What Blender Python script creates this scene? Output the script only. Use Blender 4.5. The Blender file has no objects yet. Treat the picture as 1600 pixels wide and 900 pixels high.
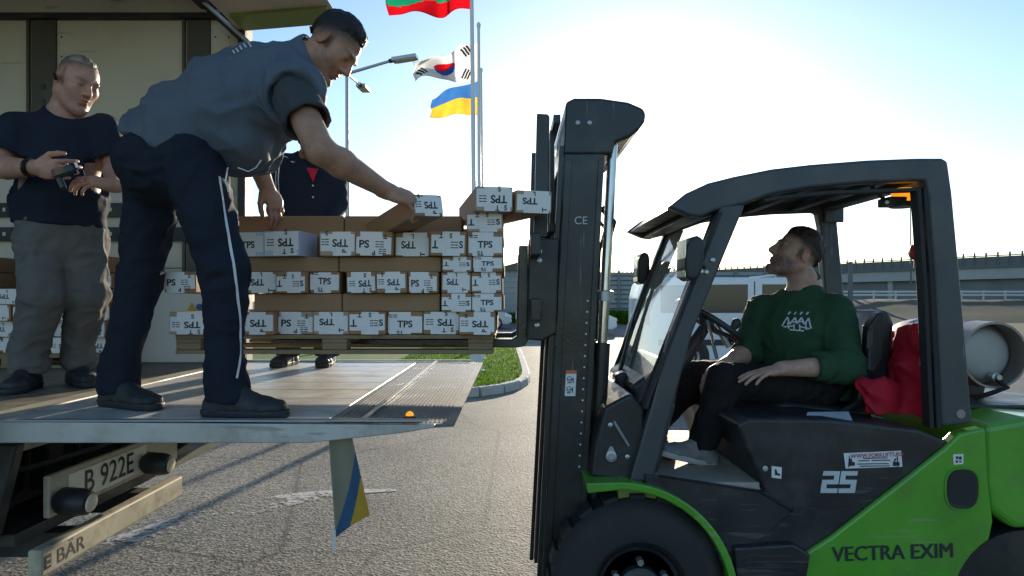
import bpy, bmesh, math, random
import numpy as np
from mathutils import Vector, Matrix, Quaternion
from mathutils.bvhtree import BVHTree

# ------------------------------------------------------------------ camera, sky, sun, exposure
SC = bpy.context.scene
COL = SC.collection
R = math.radians
F_PX, CAM_Z, HOR = 1029.0, 1.5, 470.0          # focal length in pixels of the 1600 px photo, eye height, horizon row

cam_d = bpy.data.cameras.new('camera')
cam = bpy.data.objects.new('camera', cam_d)
COL.objects.link(cam)
cam.location = (0, 0, CAM_Z)
cam.rotation_euler = (R(90), 0, 0)
cam_d.sensor_width = 36
cam_d.lens = F_PX / 1600 * 36
cam_d.shift_y = (HOR - 450) / 1600
cam_d.clip_end = 3000
cam_d.clip_start = 0.05
SC.camera = cam

SUN_EL, SUN_AZ = R(11.0), R(10.6)               # azimuth measured from +Y towards +X
sun_dir = Vector((math.cos(SUN_EL) * math.sin(SUN_AZ), math.cos(SUN_EL) * math.cos(SUN_AZ), math.sin(SUN_EL)))
world = bpy.data.worlds.new('World')
SC.world = world
world.use_nodes = True
nt = world.node_tree
sky = nt.nodes.new('ShaderNodeTexSky')
sky.sky_type = 'NISHITA'
sky.sun_disc = False
sky.sun_elevation = SUN_EL
sky.sun_rotation = SUN_AZ
sky.altitude = 100
sky.air_density = 1.0
sky.dust_density = 0.38
sky.ozone_density = 2.8
bg = nt.nodes['Background']
bg.inputs['Strength'].default_value = 0.12
nt.links.new(sky.outputs[0], bg.inputs['Color'])

sl = bpy.data.lights.new('sun', 'SUN')
sl.energy = 3.5
sl.angle = R(0.6)
sl.color = (1.0, 0.87, 0.68)
so = bpy.data.objects.new('sun', sl)
COL.objects.link(so)
so.rotation_euler = sun_dir.to_track_quat('Z', 'Y').to_euler()

SC.view_settings.view_transform = 'Standard'
SC.view_settings.look = 'None'
SC.view_settings.exposure = 1.08
SC.view_settings.gamma = 1.0
SC.render.engine = 'CYCLES'
SC.cycles.max_bounces = 8
SC.cycles.transparent_max_bounces = 12
SC.cycles.sample_clamp_indirect = 6

random.seed(7)
RNG = np.random.default_rng(7)

# ------------------------------------------------------------------ helpers
def at(x, y, Y):
    """world point at depth Y that the photograph shows at pixel (x, y)"""
    return Vector(((x - 800) / F_PX * Y, Y, CAM_Z - (y - HOR) / F_PX * Y))

def V(*a): return Vector(a)

def empty(name, loc, label=None, cat=None, group=None, kind=None, rot=None):
    o = bpy.data.objects.new(name, None)
    COL.objects.link(o)
    o.location = loc
    o.empty_display_size = 0.1
    if rot is not None: o.rotation_euler = rot
    tag(o, label, cat, group, kind)
    return o

def tag(o, label=None, cat=None, group=None, kind=None):
    if label: o['label'] = label
    if cat: o['category'] = cat
    if group: o['group'] = group
    if kind: o['kind'] = kind
    return o

def link(name, me, parent=None, loc=None, rot=None):
    o = bpy.data.objects.new(name, me)
    COL.objects.link(o)
    if parent is not None: o.parent = parent
    if loc is not None: o.location = loc
    if rot is not None: o.rotation_euler = rot
    return o

def base_of(o):
    """world offset of a (rotation-free) chain of parents"""
    p = Vector((0, 0, 0))
    while o is not None:
        p = p + Vector(o.location)
        o = o.parent
    return p

class MB:
    """collects simple solids in world coordinates and links them as one mesh"""
    def __init__(s): s.v = []; s.f = []; s.m = []; s.cur = 0
    def add(s, vs, fs):
        b = len(s.v)
        s.v += [tuple(p) for p in vs]
        s.f += [tuple(i + b for i in f) for f in fs]
        s.m += [s.cur] * len(fs)
        return s
    def box(s, lo, hi):
        (a, b, c), (d, e, f) = lo, hi
        a, d = min(a, d), max(a, d); b, e = min(b, e), max(b, e); c, f = min(c, f), max(c, f)
        return s.add([(a,b,c),(d,b,c),(d,e,c),(a,e,c),(a,b,f),(d,b,f),(d,e,f),(a,e,f)],
                     [(3,2,1,0),(4,5,6,7),(0,1,5,4),(1,2,6,5),(2,3,7,6),(3,0,4,7)])
    def obox(s, c, size, rot):
        """box of full size at centre c turned by matrix rot"""
        h = [k / 2 for k in size]; c = Vector(c)
        vs = [c + rot @ Vector((x*h[0], y*h[1], z*h[2])) for z in (-1,1) for x, y in ((-1,-1),(1,-1),(1,1),(-1,1))]
        return s.add(vs, [(3,2,1,0),(4,5,6,7),(0,1,5,4),(1,2,6,5),(2,3,7,6),(3,0,4,7)])
    def prism(s, poly, d0, d1, axis='y'):
        """2-D polygon extruded along an axis: axis y takes (x,z), axis x takes (y,z), axis z takes (x,y)"""
        n = len(poly)
        def p3(p, d):
            return {'y': (p[0], d, p[1]), 'x': (d, p[0], p[1]), 'z': (p[0], p[1], d)}[axis]
        vs = [p3(p, d0) for p in poly] + [p3(p, d1) for p in poly]
        area = sum(poly[i][0]*poly[(i+1)%n][1] - poly[(i+1)%n][0]*poly[i][1] for i in range(n))
        flip = (area > 0) == (d1 > d0)
        if axis == 'y': flip = not flip
        fs = [tuple(range(n)), tuple(range(2*n-1, n-1, -1))] + [(i, i+n, (i+1)%n+n, (i+1)%n) for i in range(n)]
        if flip: fs = [tuple(reversed(f)) for f in fs]
        return s.add(vs, fs)
    def cyl(s, a, b, r0, r1=None, n=16, cap=True):
        a, b = Vector(a), Vector(b); r1 = r0 if r1 is None else r1
        d = (b - a).normalized()
        u = d.orthogonal().normalized(); w = d.cross(u)
        vs = []
        for c, r in ((a, r0), (b, r1)):
            for i in range(n):
                t = 2*math.pi*i/n
                vs.append(c + r*(math.cos(t)*u + math.sin(t)*w))
        fs = [(i, (i+1)%n, (i+1)%n+n, i+n) for i in range(n)]
        if cap: fs += [tuple(range(n-1, -1, -1)), tuple(range(n, 2*n))]
        return s.add(vs, fs)
    def tube(s, pts, r, n=8, cap=True, closed=False):
        pts = [Vector(p) for p in pts]
        m = len(pts); vs = []; fs = []
        rs = r if isinstance(r, (list, tuple)) else [r]*m
        u = None
        for k, p in enumerate(pts):
            if closed: t = (pts[(k+1)%m] - pts[k-1])
            else: t = pts[min(k+1, m-1)] - pts[max(k-1, 0)]
            t.normalize()
            if u is None: u = t.orthogonal().normalized()
            u = (u - t*u.dot(t)).normalized(); w = t.cross(u)
            for i in range(n):
                a = 2*math.pi*i/n
                vs.append(p + rs[k]*(math.cos(a)*u + math.sin(a)*w))
        K = m if closed else m-1
        for k in range(K):
            k2 = (k+1) % m
            for i in range(n):
                fs.append((k*n+i, k*n+(i+1)%n, k2*n+(i+1)%n, k2*n+i))
        if cap and not closed:
            fs += [tuple(range(n-1,-1,-1)), tuple(range((m-1)*n, m*n))]
        return s.add(vs, fs)
    def lathe(s, c, axis, prof, n=32):
        """prof: list of (along, radius); turned about axis through c"""
        c = Vector(c); d = Vector(axis).normalized(); u = d.orthogonal().normalized(); w = d.cross(u)
        vs = []; fs = []
        for a, r in prof:
            for i in range(n):
                t = 2*math.pi*i/n
                vs.append(c + d*a + r*(math.cos(t)*u + math.sin(t)*w))
        for k in range(len(prof)-1):
            for i in range(n):
                fs.append((k*n+i, k*n+(i+1)%n, (k+1)*n+(i+1)%n, (k+1)*n+i))
        fs += [tuple(range(n-1,-1,-1)), tuple(range((len(prof)-1)*n, len(prof)*n))]
        return s.add(vs, fs)
    def quad(s, a, b, c, d): return s.add([a,b,c,d], [(0,1,2,3)])
    def mesh(s, name, mats, off=Vector((0,0,0))):
        me = bpy.data.meshes.new(name)
        me.from_pydata([tuple(Vector(p) - off) for p in s.v], [], s.f)
        mats = mats if isinstance(mats, (list, tuple)) else [mats]
        for m in mats: me.materials.append(m)
        if len(mats) > 1:
            me.polygons.foreach_set('material_index', s.m)
        me.update()
        return me
    def build(s, name, mats, parent=None, bevel=0, seg=2, smooth=None, sub=0):
        off = base_of(parent) if parent is not None else Vector((0,0,0))
        me = s.mesh(name, mats, off)
        o = link(name, me, parent)
        finish(o, bevel, seg, smooth, sub)
        return o

def finish(o, bevel=0, seg=2, smooth=None, sub=0):
    me = o.data
    if smooth is not None:
        bm = bmesh.new(); bm.from_mesh(me)
        bmesh.ops.recalc_face_normals(bm, faces=bm.faces)
        for f in bm.faces: f.smooth = True
        for e in bm.edges:
            if len(e.link_faces) == 2 and e.calc_face_angle(0) > R(smooth): e.smooth = False
        bm.to_mesh(me); bm.free()
    if bevel:
        m = o.modifiers.new('bevel', 'BEVEL'); m.width = bevel; m.segments = seg
        m.limit_method = 'ANGLE'; m.angle_limit = R(35); m.harden_normals = False
    if sub:
        m = o.modifiers.new('subsurf', 'SUBSURF'); m.levels = sub; m.render_levels = sub

_text = {}
def text_mesh(txt, mat, bold=0.0, shear=0.0):
    key = (txt, mat.name, bold, shear)
    if key in _text: return _text[key]
    cu = bpy.data.curves.new('lettering', 'FONT')
    cu.body = txt; cu.size = 1.0; cu.align_x = 'CENTER'; cu.align_y = 'CENTER'
    cu.offset = bold; cu.shear = shear; cu.resolution_u = 3
    ob = bpy.data.objects.new('lettering', cu)
    me = bpy.data.meshes.new_from_object(ob)
    bpy.data.objects.remove(ob)
    bpy.data.curves.remove(cu)
    me.materials.clear(); me.materials.append(mat)
    _text[key] = me
    return me

def text_geo(txt, size, sx=1.0, bold=0.0, shear=0.0):
    """2-D triangles of a text, for joining into bigger prints"""
    me = text_mesh(txt, M['ink'], bold, shear)
    vs = [(v.co.x*size*sx, v.co.y*size) for v in me.vertices]
    fs = [tuple(p.vertices) for p in me.polygons]
    return vs, fs

# ------------------------------------------------------------------ materials
M = {}
def mat(name, col, rough=0.6, metal=0.0, var=0.12, scale=6.0, bump=0.0, bscale=60.0, spec=0.5, coat=0.0, detail=4.0,
        dirt=None, dirt_amt=0.0, dirt_scale=3.0, coord='Object', rvar=0.12, scratch=None, samt=0.5, sdir=(60, 60, 3)):
    m = bpy.data.materials.new(name); m.use_nodes = True
    t = m.node_tree; N = t.nodes; L = t.links
    b = N['Principled BSDF']
    b.inputs['Roughness'].default_value = rough
    b.inputs['Metallic'].default_value = metal
    b.inputs['Specular IOR Level'].default_value = spec
    b.inputs['Coat Weight'].default_value = coat
    b.inputs['Coat Roughness'].default_value = 0.08
    tc = N.new('ShaderNodeTexCoord')
    nz = N.new('ShaderNodeTexNoise'); nz.inputs['Scale'].default_value = scale; nz.inputs['Detail'].default_value = detail
    L.new(tc.outputs[coord], nz.inputs['Vector'])
    cr = N.new('ShaderNodeMapRange'); cr.inputs[1].default_value = 0.25; cr.inputs[2].default_value = 0.75
    cr.inputs[3].default_value = 1 - var; cr.inputs[4].default_value = 1 + var
    L.new(nz.outputs['Fac'], cr.inputs[0])
    mx = N.new('ShaderNodeMix'); mx.data_type = 'RGBA'; mx.blend_type = 'MULTIPLY'; mx.inputs[0].default_value = 1.0
    mx.inputs[6].default_value = (*col, 1)
    L.new(cr.outputs[0], mx.inputs[7])
    out = mx.outputs[2]
    if dirt:
        nd = N.new('ShaderNodeTexNoise'); nd.inputs['Scale'].default_value = dirt_scale; nd.inputs['Detail'].default_value = 7
        nd.inputs['Roughness'].default_value = 0.65
        L.new(tc.outputs[coord], nd.inputs['Vector'])
        md = N.new('ShaderNodeMapRange'); md.inputs[1].default_value = 0.5; md.inputs[2].default_value = 0.72
        md.inputs[3].default_value = 0; md.inputs[4].default_value = dirt_amt
        L.new(nd.outputs['Fac'], md.inputs[0])
        m2 = N.new('ShaderNodeMix'); m2.data_type = 'RGBA'
        L.new(md.outputs[0], m2.inputs[0]); L.new(out, m2.inputs[6]); m2.inputs[7].default_value = (*dirt, 1)
        out = m2.outputs[2]
    if scratch:
        mp = N.new('ShaderNodeMapping'); mp.inputs['Scale'].default_value = sdir; mp.inputs['Rotation'].default_value = (0.1, 0.35, 0.2)
        L.new(tc.outputs[coord], mp.inputs[0])
        ns = N.new('ShaderNodeTexNoise'); ns.inputs['Scale'].default_value = 1.0; ns.inputs['Detail'].default_value = 3
        L.new(mp.outputs[0], ns.inputs['Vector'])
        mk = N.new('ShaderNodeTexNoise'); mk.inputs['Scale'].default_value = 2.6; mk.inputs['Detail'].default_value = 5
        L.new(tc.outputs[coord], mk.inputs['Vector'])
        sa = N.new('ShaderNodeMath'); sa.operation = 'ADD'; L.new(ns.outputs['Fac'], sa.inputs[0]); L.new(mk.outputs['Fac'], sa.inputs[1])
        ms_ = N.new('ShaderNodeMapRange'); ms_.inputs[1].default_value = 1.20; ms_.inputs[2].default_value = 1.28; ms_.inputs[3].default_value = 0; ms_.inputs[4].default_value = samt
        L.new(sa.outputs[0], ms_.inputs[0])
        m4 = N.new('ShaderNodeMix'); m4.data_type = 'RGBA'; L.new(ms_.outputs[0], m4.inputs[0]); L.new(out, m4.inputs[6]); m4.inputs[7].default_value = (*scratch, 1)
        out = m4.outputs[2]
    L.new(out, b.inputs['Base Color'])
    rr = N.new('ShaderNodeMapRange'); rr.inputs[1].default_value = 0.3; rr.inputs[2].default_value = 0.7
    rr.inputs[3].default_value = max(0.02, rough - rvar); rr.inputs[4].default_value = min(1, rough + rvar)
    L.new(nz.outputs['Fac'], rr.inputs[0]); L.new(rr.outputs[0], b.inputs['Roughness'])
    if bump:
        n2 = N.new('ShaderNodeTexNoise'); n2.inputs['Scale'].default_value = bscale; n2.inputs['Detail'].default_value = 5
        L.new(tc.outputs[coord], n2.inputs['Vector'])
        bp = N.new('ShaderNodeBump'); bp.inputs['Strength'].default_value = bump; bp.inputs['Distance'].default_value = 0.01
        L.new(n2.outputs['Fac'], bp.inputs['Height']); L.new(bp.outputs[0], b.inputs['Normal'])
    M[name] = m
    return m

mat('black_paint', (0.018, 0.02, 0.022), 0.38, 0, 0.25, 5, 0.03, 90, dirt=(0.10, 0.09, 0.075), dirt_amt=0.25, dirt_scale=4)
mat('mast_steel', (0.028, 0.030, 0.030), 0.36, 0.2, 0.25, 4, 0.06, 70, dirt=(0.10, 0.085, 0.06), dirt_amt=0.5, dirt_scale=5, scratch=(0.22, 0.20, 0.17), samt=0.6, sdir=(60, 60, 2))
mat('guard_grey', (0.055, 0.062, 0.068), 0.42, 0.1, 0.12, 4, 0.03, 120, dirt=(0.13, 0.12, 0.1), dirt_amt=0.4, scratch=(0.22, 0.22, 0.21), samt=0.5, sdir=(70, 70, 5))
mat('black_plastic', (0.020, 0.021, 0.023), 0.45, 0, 0.2, 8, 0.05, 200, dirt=(0.085, 0.078, 0.066), dirt_amt=0.45, dirt_scale=4, scratch=(0.12, 0.115, 0.11), samt=0.45, sdir=(5, 50, 60))
mat('seat_vinyl', (0.020, 0.021, 0.023), 0.45, 0, 0.2, 8, 0.08, 160)
mat('rubber', (0.022, 0.022, 0.022), 0.75, 0, 0.3, 6, 0.12, 120, dirt=(0.09, 0.08, 0.07), dirt_amt=0.45)
mat('green_paint', (0.095, 0.35, 0.024), 0.32, 0, 0.08, 3, 0.02, 60, coat=0.4, dirt=(0.10, 0.17, 0.05), dirt_amt=0.55, dirt_scale=4, scratch=(0.25, 0.33, 0.16), samt=0.5, sdir=(6, 40, 55))
mat('chrome', (0.55, 0.55, 0.55), 0.25, 0.9, 0.1, 10)
mat('bolt_steel', (0.5, 0.5, 0.48), 0.35, 0.8, 0.1, 20)
mat('fork_steel', (0.06, 0.06, 0.06), 0.3, 0.7, 0.3, 10, 0.05, 60)
mat('white_sticker', (0.72, 0.72, 0.72), 0.45, 0, 0.05, 10)
mat('grey_sticker', (0.42, 0.46, 0.50), 0.5, 0, 0.08, 10)
mat('ink', (0.025, 0.025, 0.028), 0.6, 0, 0.1, 10)
mat('red_ink', (0.45, 0.03, 0.06), 0.6, 0, 0.1, 10)
mat('orange_ink', (0.6, 0.16, 0.04), 0.6, 0, 0.1, 10)
mat('grey_ink', (0.55, 0.57, 0.58), 0.6, 0, 0.1, 10)
mat('cream_wall', (0.60, 0.54, 0.41), 0.6, 0, 0.08, 2.0, 0.02, 30, dirt=(0.36, 0.33, 0.26), dirt_amt=0.45, dirt_scale=1.7, scratch=(0.28, 0.25, 0.2), samt=0.5, sdir=(4, 30, 30))
mat('dark_post', (0.085, 0.075, 0.055), 0.55, 0.2, 0.2, 8, 0.05, 60)
mat('truck_floor', (0.17, 0.14, 0.10), 0.55, 0, 0.25, 9, 0.08, 50, dirt=(0.06, 0.05, 0.04), dirt_amt=0.6)
mat('cream_paint', (0.44, 0.39, 0.28), 0.55, 0, 0.1, 5, 0.02, 60, dirt=(0.14, 0.115, 0.08), dirt_amt=0.8, dirt_scale=6, scratch=(0.16, 0.13, 0.1), samt=0.6, sdir=(40, 5, 40))
mat('plate_white', (0.72, 0.68, 0.56), 0.45, 0, 0.05, 5, dirt=(0.3, 0.26, 0.2), dirt_amt=0.3, dirt_scale=9)
mat('olive_trim', (0.20, 0.26, 0.06), 0.5, 0, 0.1, 4)
mat('aluminium', (0.50, 0.51, 0.50), 0.45, 0.7, 0.12, 5, 0.04, 40, dirt=(0.22, 0.205, 0.18), dirt_amt=0.7, dirt_scale=6, scratch=(0.25, 0.24, 0.22), samt=0.6, sdir=(4, 50, 50))
mat('deck_aluminium', (0.60, 0.59, 0.55), 0.5, 0.35, 0.12, 3, 0.05, 50, dirt=(0.24, 0.22, 0.18), dirt_amt=0.7, dirt_scale=4.5, scratch=(0.30, 0.29, 0.26), samt=0.7, sdir=(3, 55, 50))
mat('deck_dark', (0.16, 0.165, 0.17), 0.55, 0.3, 0.2, 6, 0.12, 80)
mat('chassis', (0.02, 0.022, 0.022), 0.55, 0.1, 0.3, 8, 0.1, 40, dirt=(0.10, 0.085, 0.065), dirt_amt=0.5)
mat('cardboard', (0.36, 0.215, 0.115), 0.8, 0, 0.10, 3, 0.05, 90, spec=0.2, dirt=(0.27, 0.16, 0.085), dirt_amt=0.4)
mat('cardboard_pale', (0.46, 0.33, 0.22), 0.8, 0, 0.10, 3, 0.05, 90, spec=0.2)
mat('label_paper', (0.82, 0.78, 0.73), 0.5, 0, 0.06, 14, 0.05, 40, dirt=(0.56, 0.52, 0.47), dirt_amt=0.4, dirt_scale=14)
mat('bluish_tape', (0.52, 0.53, 0.62), 0.35, 0, 0.08, 14)
mat('pallet_wood', (0.30, 0.21, 0.12), 0.8, 0, 0.25, 7, 0.15, 40, spec=0.2, dirt=(0.13, 0.09, 0.055), dirt_amt=0.6)
mat('concrete', (0.40, 0.39, 0.36), 0.85, 0, 0.1, 2, 0.1, 30, spec=0.2, dirt=(0.25, 0.24, 0.21), dirt_amt=0.5)
mat('kerb_stone', (0.48, 0.46, 0.42), 0.85, 0, 0.12, 5, 0.1, 40, spec=0.2, dirt=(0.28, 0.26, 0.22), dirt_amt=0.5)
mat('bridge_light', (0.42, 0.42, 0.40), 0.9, 0, 0.08, 0.2, 0, 1, spec=0.2, dirt=(0.3, 0.3, 0.29), dirt_amt=0.4, dirt_scale=0.3)
mat('bridge_dark', (0.20, 0.21, 0.215), 0.9, 0, 0.15, 0.3, 0, 1, spec=0.2)
mat('rail_grey', (0.16, 0.165, 0.16), 0.7, 0.2, 0.1, 1)
mat('galvanised', (0.42, 0.44, 0.45), 0.45, 0.6, 0.1, 6)
mat('pole_white', (0.70, 0.71, 0.72), 0.4, 0, 0.05, 4)
mat('lamp_lens', (0.62, 0.55, 0.40), 0.3, 0, 0.05, 4)
mat('siding_grey', (0.26, 0.30, 0.30), 0.65, 0.1, 0.1, 1.0)
mat('roof_dark', (0.10, 0.09, 0.09), 0.7, 0, 0.15, 1.0)
mat('car_white', (0.72, 0.73, 0.75), 0.3, 0, 0.03, 2, coat=0.4)
mat('car_silver', (0.42, 0.46, 0.55), 0.3, 0.4, 0.03, 2, coat=0.4)
mat('car_red', (0.50, 0.02, 0.04), 0.35, 0, 0.05, 2)
mat('car_glass', (0.025, 0.04, 0.045), 0.06, 0, 0.1, 2, spec=0.45, rvar=0.03)
mat('lamp_red', (0.5, 0.02, 0.02), 0.25, 0, 0.05, 3, coat=0.4)
mat('jacket_red', (0.42, 0.010, 0.026), 0.7, 0, 0.12, 8, 0.15, 220, spec=0.25)
mat('tank_steel', (0.28, 0.25, 0.23), 0.42, 0.4, 0.2, 5, 0.05, 50, dirt=(0.20, 0.10, 0.06), dirt_amt=0.5)
mat('tank_pale', (0.36, 0.35, 0.33), 0.5, 0.2, 0.1, 5, dirt=(0.35, 0.32, 0.28), dirt_amt=0.4)
mat('cloth_vest', (0.100, 0.122, 0.148), 0.75, 0, 0.08, 5, 0.12, 320, spec=0.25)
mat('cloth_tee_grey', (0.060, 0.064, 0.066), 0.85, 0, 0.08, 8, 0.15, 400, spec=0.15)
mat('cloth_navy', (0.018, 0.024, 0.038), 0.85, 0, 0.1, 8, 0.15, 400, spec=0.15)
mat('cloth_navy_dark', (0.014, 0.019, 0.030), 0.8, 0, 0.1, 8, 0.12, 400, spec=0.2)
mat('cloth_grey', (0.135, 0.130, 0.118), 0.85, 0, 0.12, 10, 0.15, 400, spec=0.15)
mat('cloth_green', (0.030, 0.074, 0.038), 0.85, 0, 0.08, 8, 0.15, 400, spec=0.15)
mat('cloth_black', (0.018, 0.016, 0.017), 0.85, 0, 0.1, 8, 0.12, 400, spec=0.2)
mat('cloth_red', (0.6, 0.02, 0.06), 0.8, 0, 0.1, 8, 0.1, 400, spec=0.2)
mat('cloth_white', (0.7, 0.7, 0.72), 0.7, 0, 0.05, 8)
mat('shoe_dark', (0.022, 0.024, 0.027), 0.6, 0, 0.2, 20, 0.1, 200)
mat('shoe_grey', (0.22, 0.22, 0.22), 0.65, 0, 0.15, 20, 0.1, 200)
mat('sole_pale', (0.5, 0.48, 0.45), 0.7, 0, 0.1, 20)
mat('device_black', (0.012, 0.012, 0.013), 0.25, 0, 0.1, 5)
mat('warn_yellow', (0.55, 0.32, 0.03), 0.6, 0, 0.1, 12, 0.1, 100)
mat('warn_blue', (0.03, 0.10, 0.20), 0.6, 0, 0.1, 12, 0.1, 100)
mat('warn_cloth', (0.26, 0.24, 0.17), 0.7, 0, 0.1, 12, 0.1, 100)
mat('reflector', (0.7, 0.7, 0.68), 0.3, 0.2, 0.05, 5)
mat('floor_tread', (0.33, 0.30, 0.24), 0.7, 0, 0.15, 8, 0.1, 60)
mat('white_panel', (0.60, 0.60, 0.52), 0.6, 0, 0.06, 3)

def glass(name, col=(0.9, 0.95, 0.95), alpha=0.18, rough=0.03):
    m = bpy.data.materials.new(name); m.use_nodes = True
    t = m.node_tree; N = t.nodes; L = t.links
    N.remove(N['Principled BSDF'])
    tr = N.new('ShaderNodeBsdfTransparent'); tr.inputs[0].default_value = (*col, 1)
    gl = N.new('ShaderNodeBsdfGlossy'); gl.inputs['Roughness'].default_value = rough
    df = N.new('ShaderNodeBsdfDiffuse'); df.inputs[0].default_value = (0.7, 0.7, 0.68, 1)
    tl = N.new('ShaderNodeBsdfTranslucent'); tl.inputs[0].default_value = (0.85, 0.85, 0.82, 1)
    fr = N.new('ShaderNodeFresnel'); fr.inputs[0].default_value = 1.5
    tc = N.new('ShaderNodeTexCoord'); nz = N.new('ShaderNodeTexNoise'); nz.inputs['Scale'].default_value = 4; nz.inputs['Detail'].default_value = 6
    L.new(tc.outputs['Object'], nz.inputs['Vector'])
    mr = N.new('ShaderNodeMapRange'); mr.inputs[1].default_value = 0.3; mr.inputs[2].default_value = 0.75
    mr.inputs[3].default_value = alpha*0.4; mr.inputs[4].default_value = alpha*1.5
    L.new(nz.outputs['Fac'], mr.inputs[0])
    dd = N.new('ShaderNodeMixShader'); dd.inputs[0].default_value = 0.6; L.new(df.outputs[0], dd.inputs[1]); L.new(tl.outputs[0], dd.inputs[2])
    a = N.new('ShaderNodeMixShader'); L.new(mr.outputs[0], a.inputs[0]); L.new(tr.outputs[0], a.inputs[1]); L.new(dd.outputs[0], a.inputs[2])
    c = N.new('ShaderNodeMixShader'); L.new(fr.outputs[0], c.inputs[0]); L.new(a.outputs[0], c.inputs[1]); L.new(gl.outputs[0], c.inputs[2])
    L.new(c.outputs[0], N['Material Output'].inputs['Surface'])
    M[name] = m
    return m
glass('windscreen', alpha=0.22)

def emit_amber():
    m = bpy.data.materials.new('amber_lens'); m.use_nodes = True
    b = m.node_tree.nodes['Principled BSDF']
    b.inputs['Base Color'].default_value = (0.9, 0.30, 0.01, 1)
    b.inputs['Roughness'].default_value = 0.25
    b.inputs['Emission Color'].default_value = (1.0, 0.33, 0.01, 1)
    b.inputs['Emission Strength'].default_value = 0.5
    M['amber_lens'] = m
emit_amber()

def flag_mat(name, cols):
    """thin cloth that lets sunlight through; colour slots by material index"""
    for k, col in cols.items():
        m = bpy.data.materials.new(name + '_' + k); m.use_nodes = True
        t = m.node_tree; N = t.nodes; L = t.links
        N.remove(N['Principled BSDF'])
        df = N.new('ShaderNodeBsdfDiffuse'); tl = N.new('ShaderNodeBsdfTranslucent')
        tc = N.new('ShaderNodeTexCoord'); nz = N.new('ShaderNodeTexNoise'); nz.inputs['Scale'].default_value = 3
        L.new(tc.outputs['Object'], nz.inputs['Vector'])
        mr = N.new('ShaderNodeMapRange'); mr.inputs[3].default_value = 0.9; mr.inputs[4].default_value = 1.08
        L.new(nz.outputs['Fac'], mr.inputs[0])
        mx = N.new('ShaderNodeMix'); mx.data_type = 'RGBA'; mx.blend_type = 'MULTIPLY'; mx.inputs[0].default_value = 1
        mx.inputs[6].default_value = (*col, 1); L.new(mr.outputs[0], mx.inputs[7])
        L.new(mx.outputs[2], df.inputs[0]); L.new(mx.outputs[2], tl.inputs[0])
        ms = N.new('ShaderNodeMixShader'); ms.inputs[0].default_value = 0.82
        L.new(df.outputs[0], ms.inputs[1]); L.new(tl.outputs[0], ms.inputs[2])
        L.new(ms.outputs[0], N['Material Output'].inputs['Surface'])
        M[name + '_' + k] = m
flag_mat('flag', dict(white=(0.86, 0.86, 0.86), green=(0.08, 0.50, 0.34), red=(0.74, 0.06, 0.09), blue=(0.12, 0.24, 0.58),
                      yellow=(0.88, 0.70, 0.20), black=(0.03, 0.03, 0.03), sky=(0.20, 0.40, 0.68)))
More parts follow.
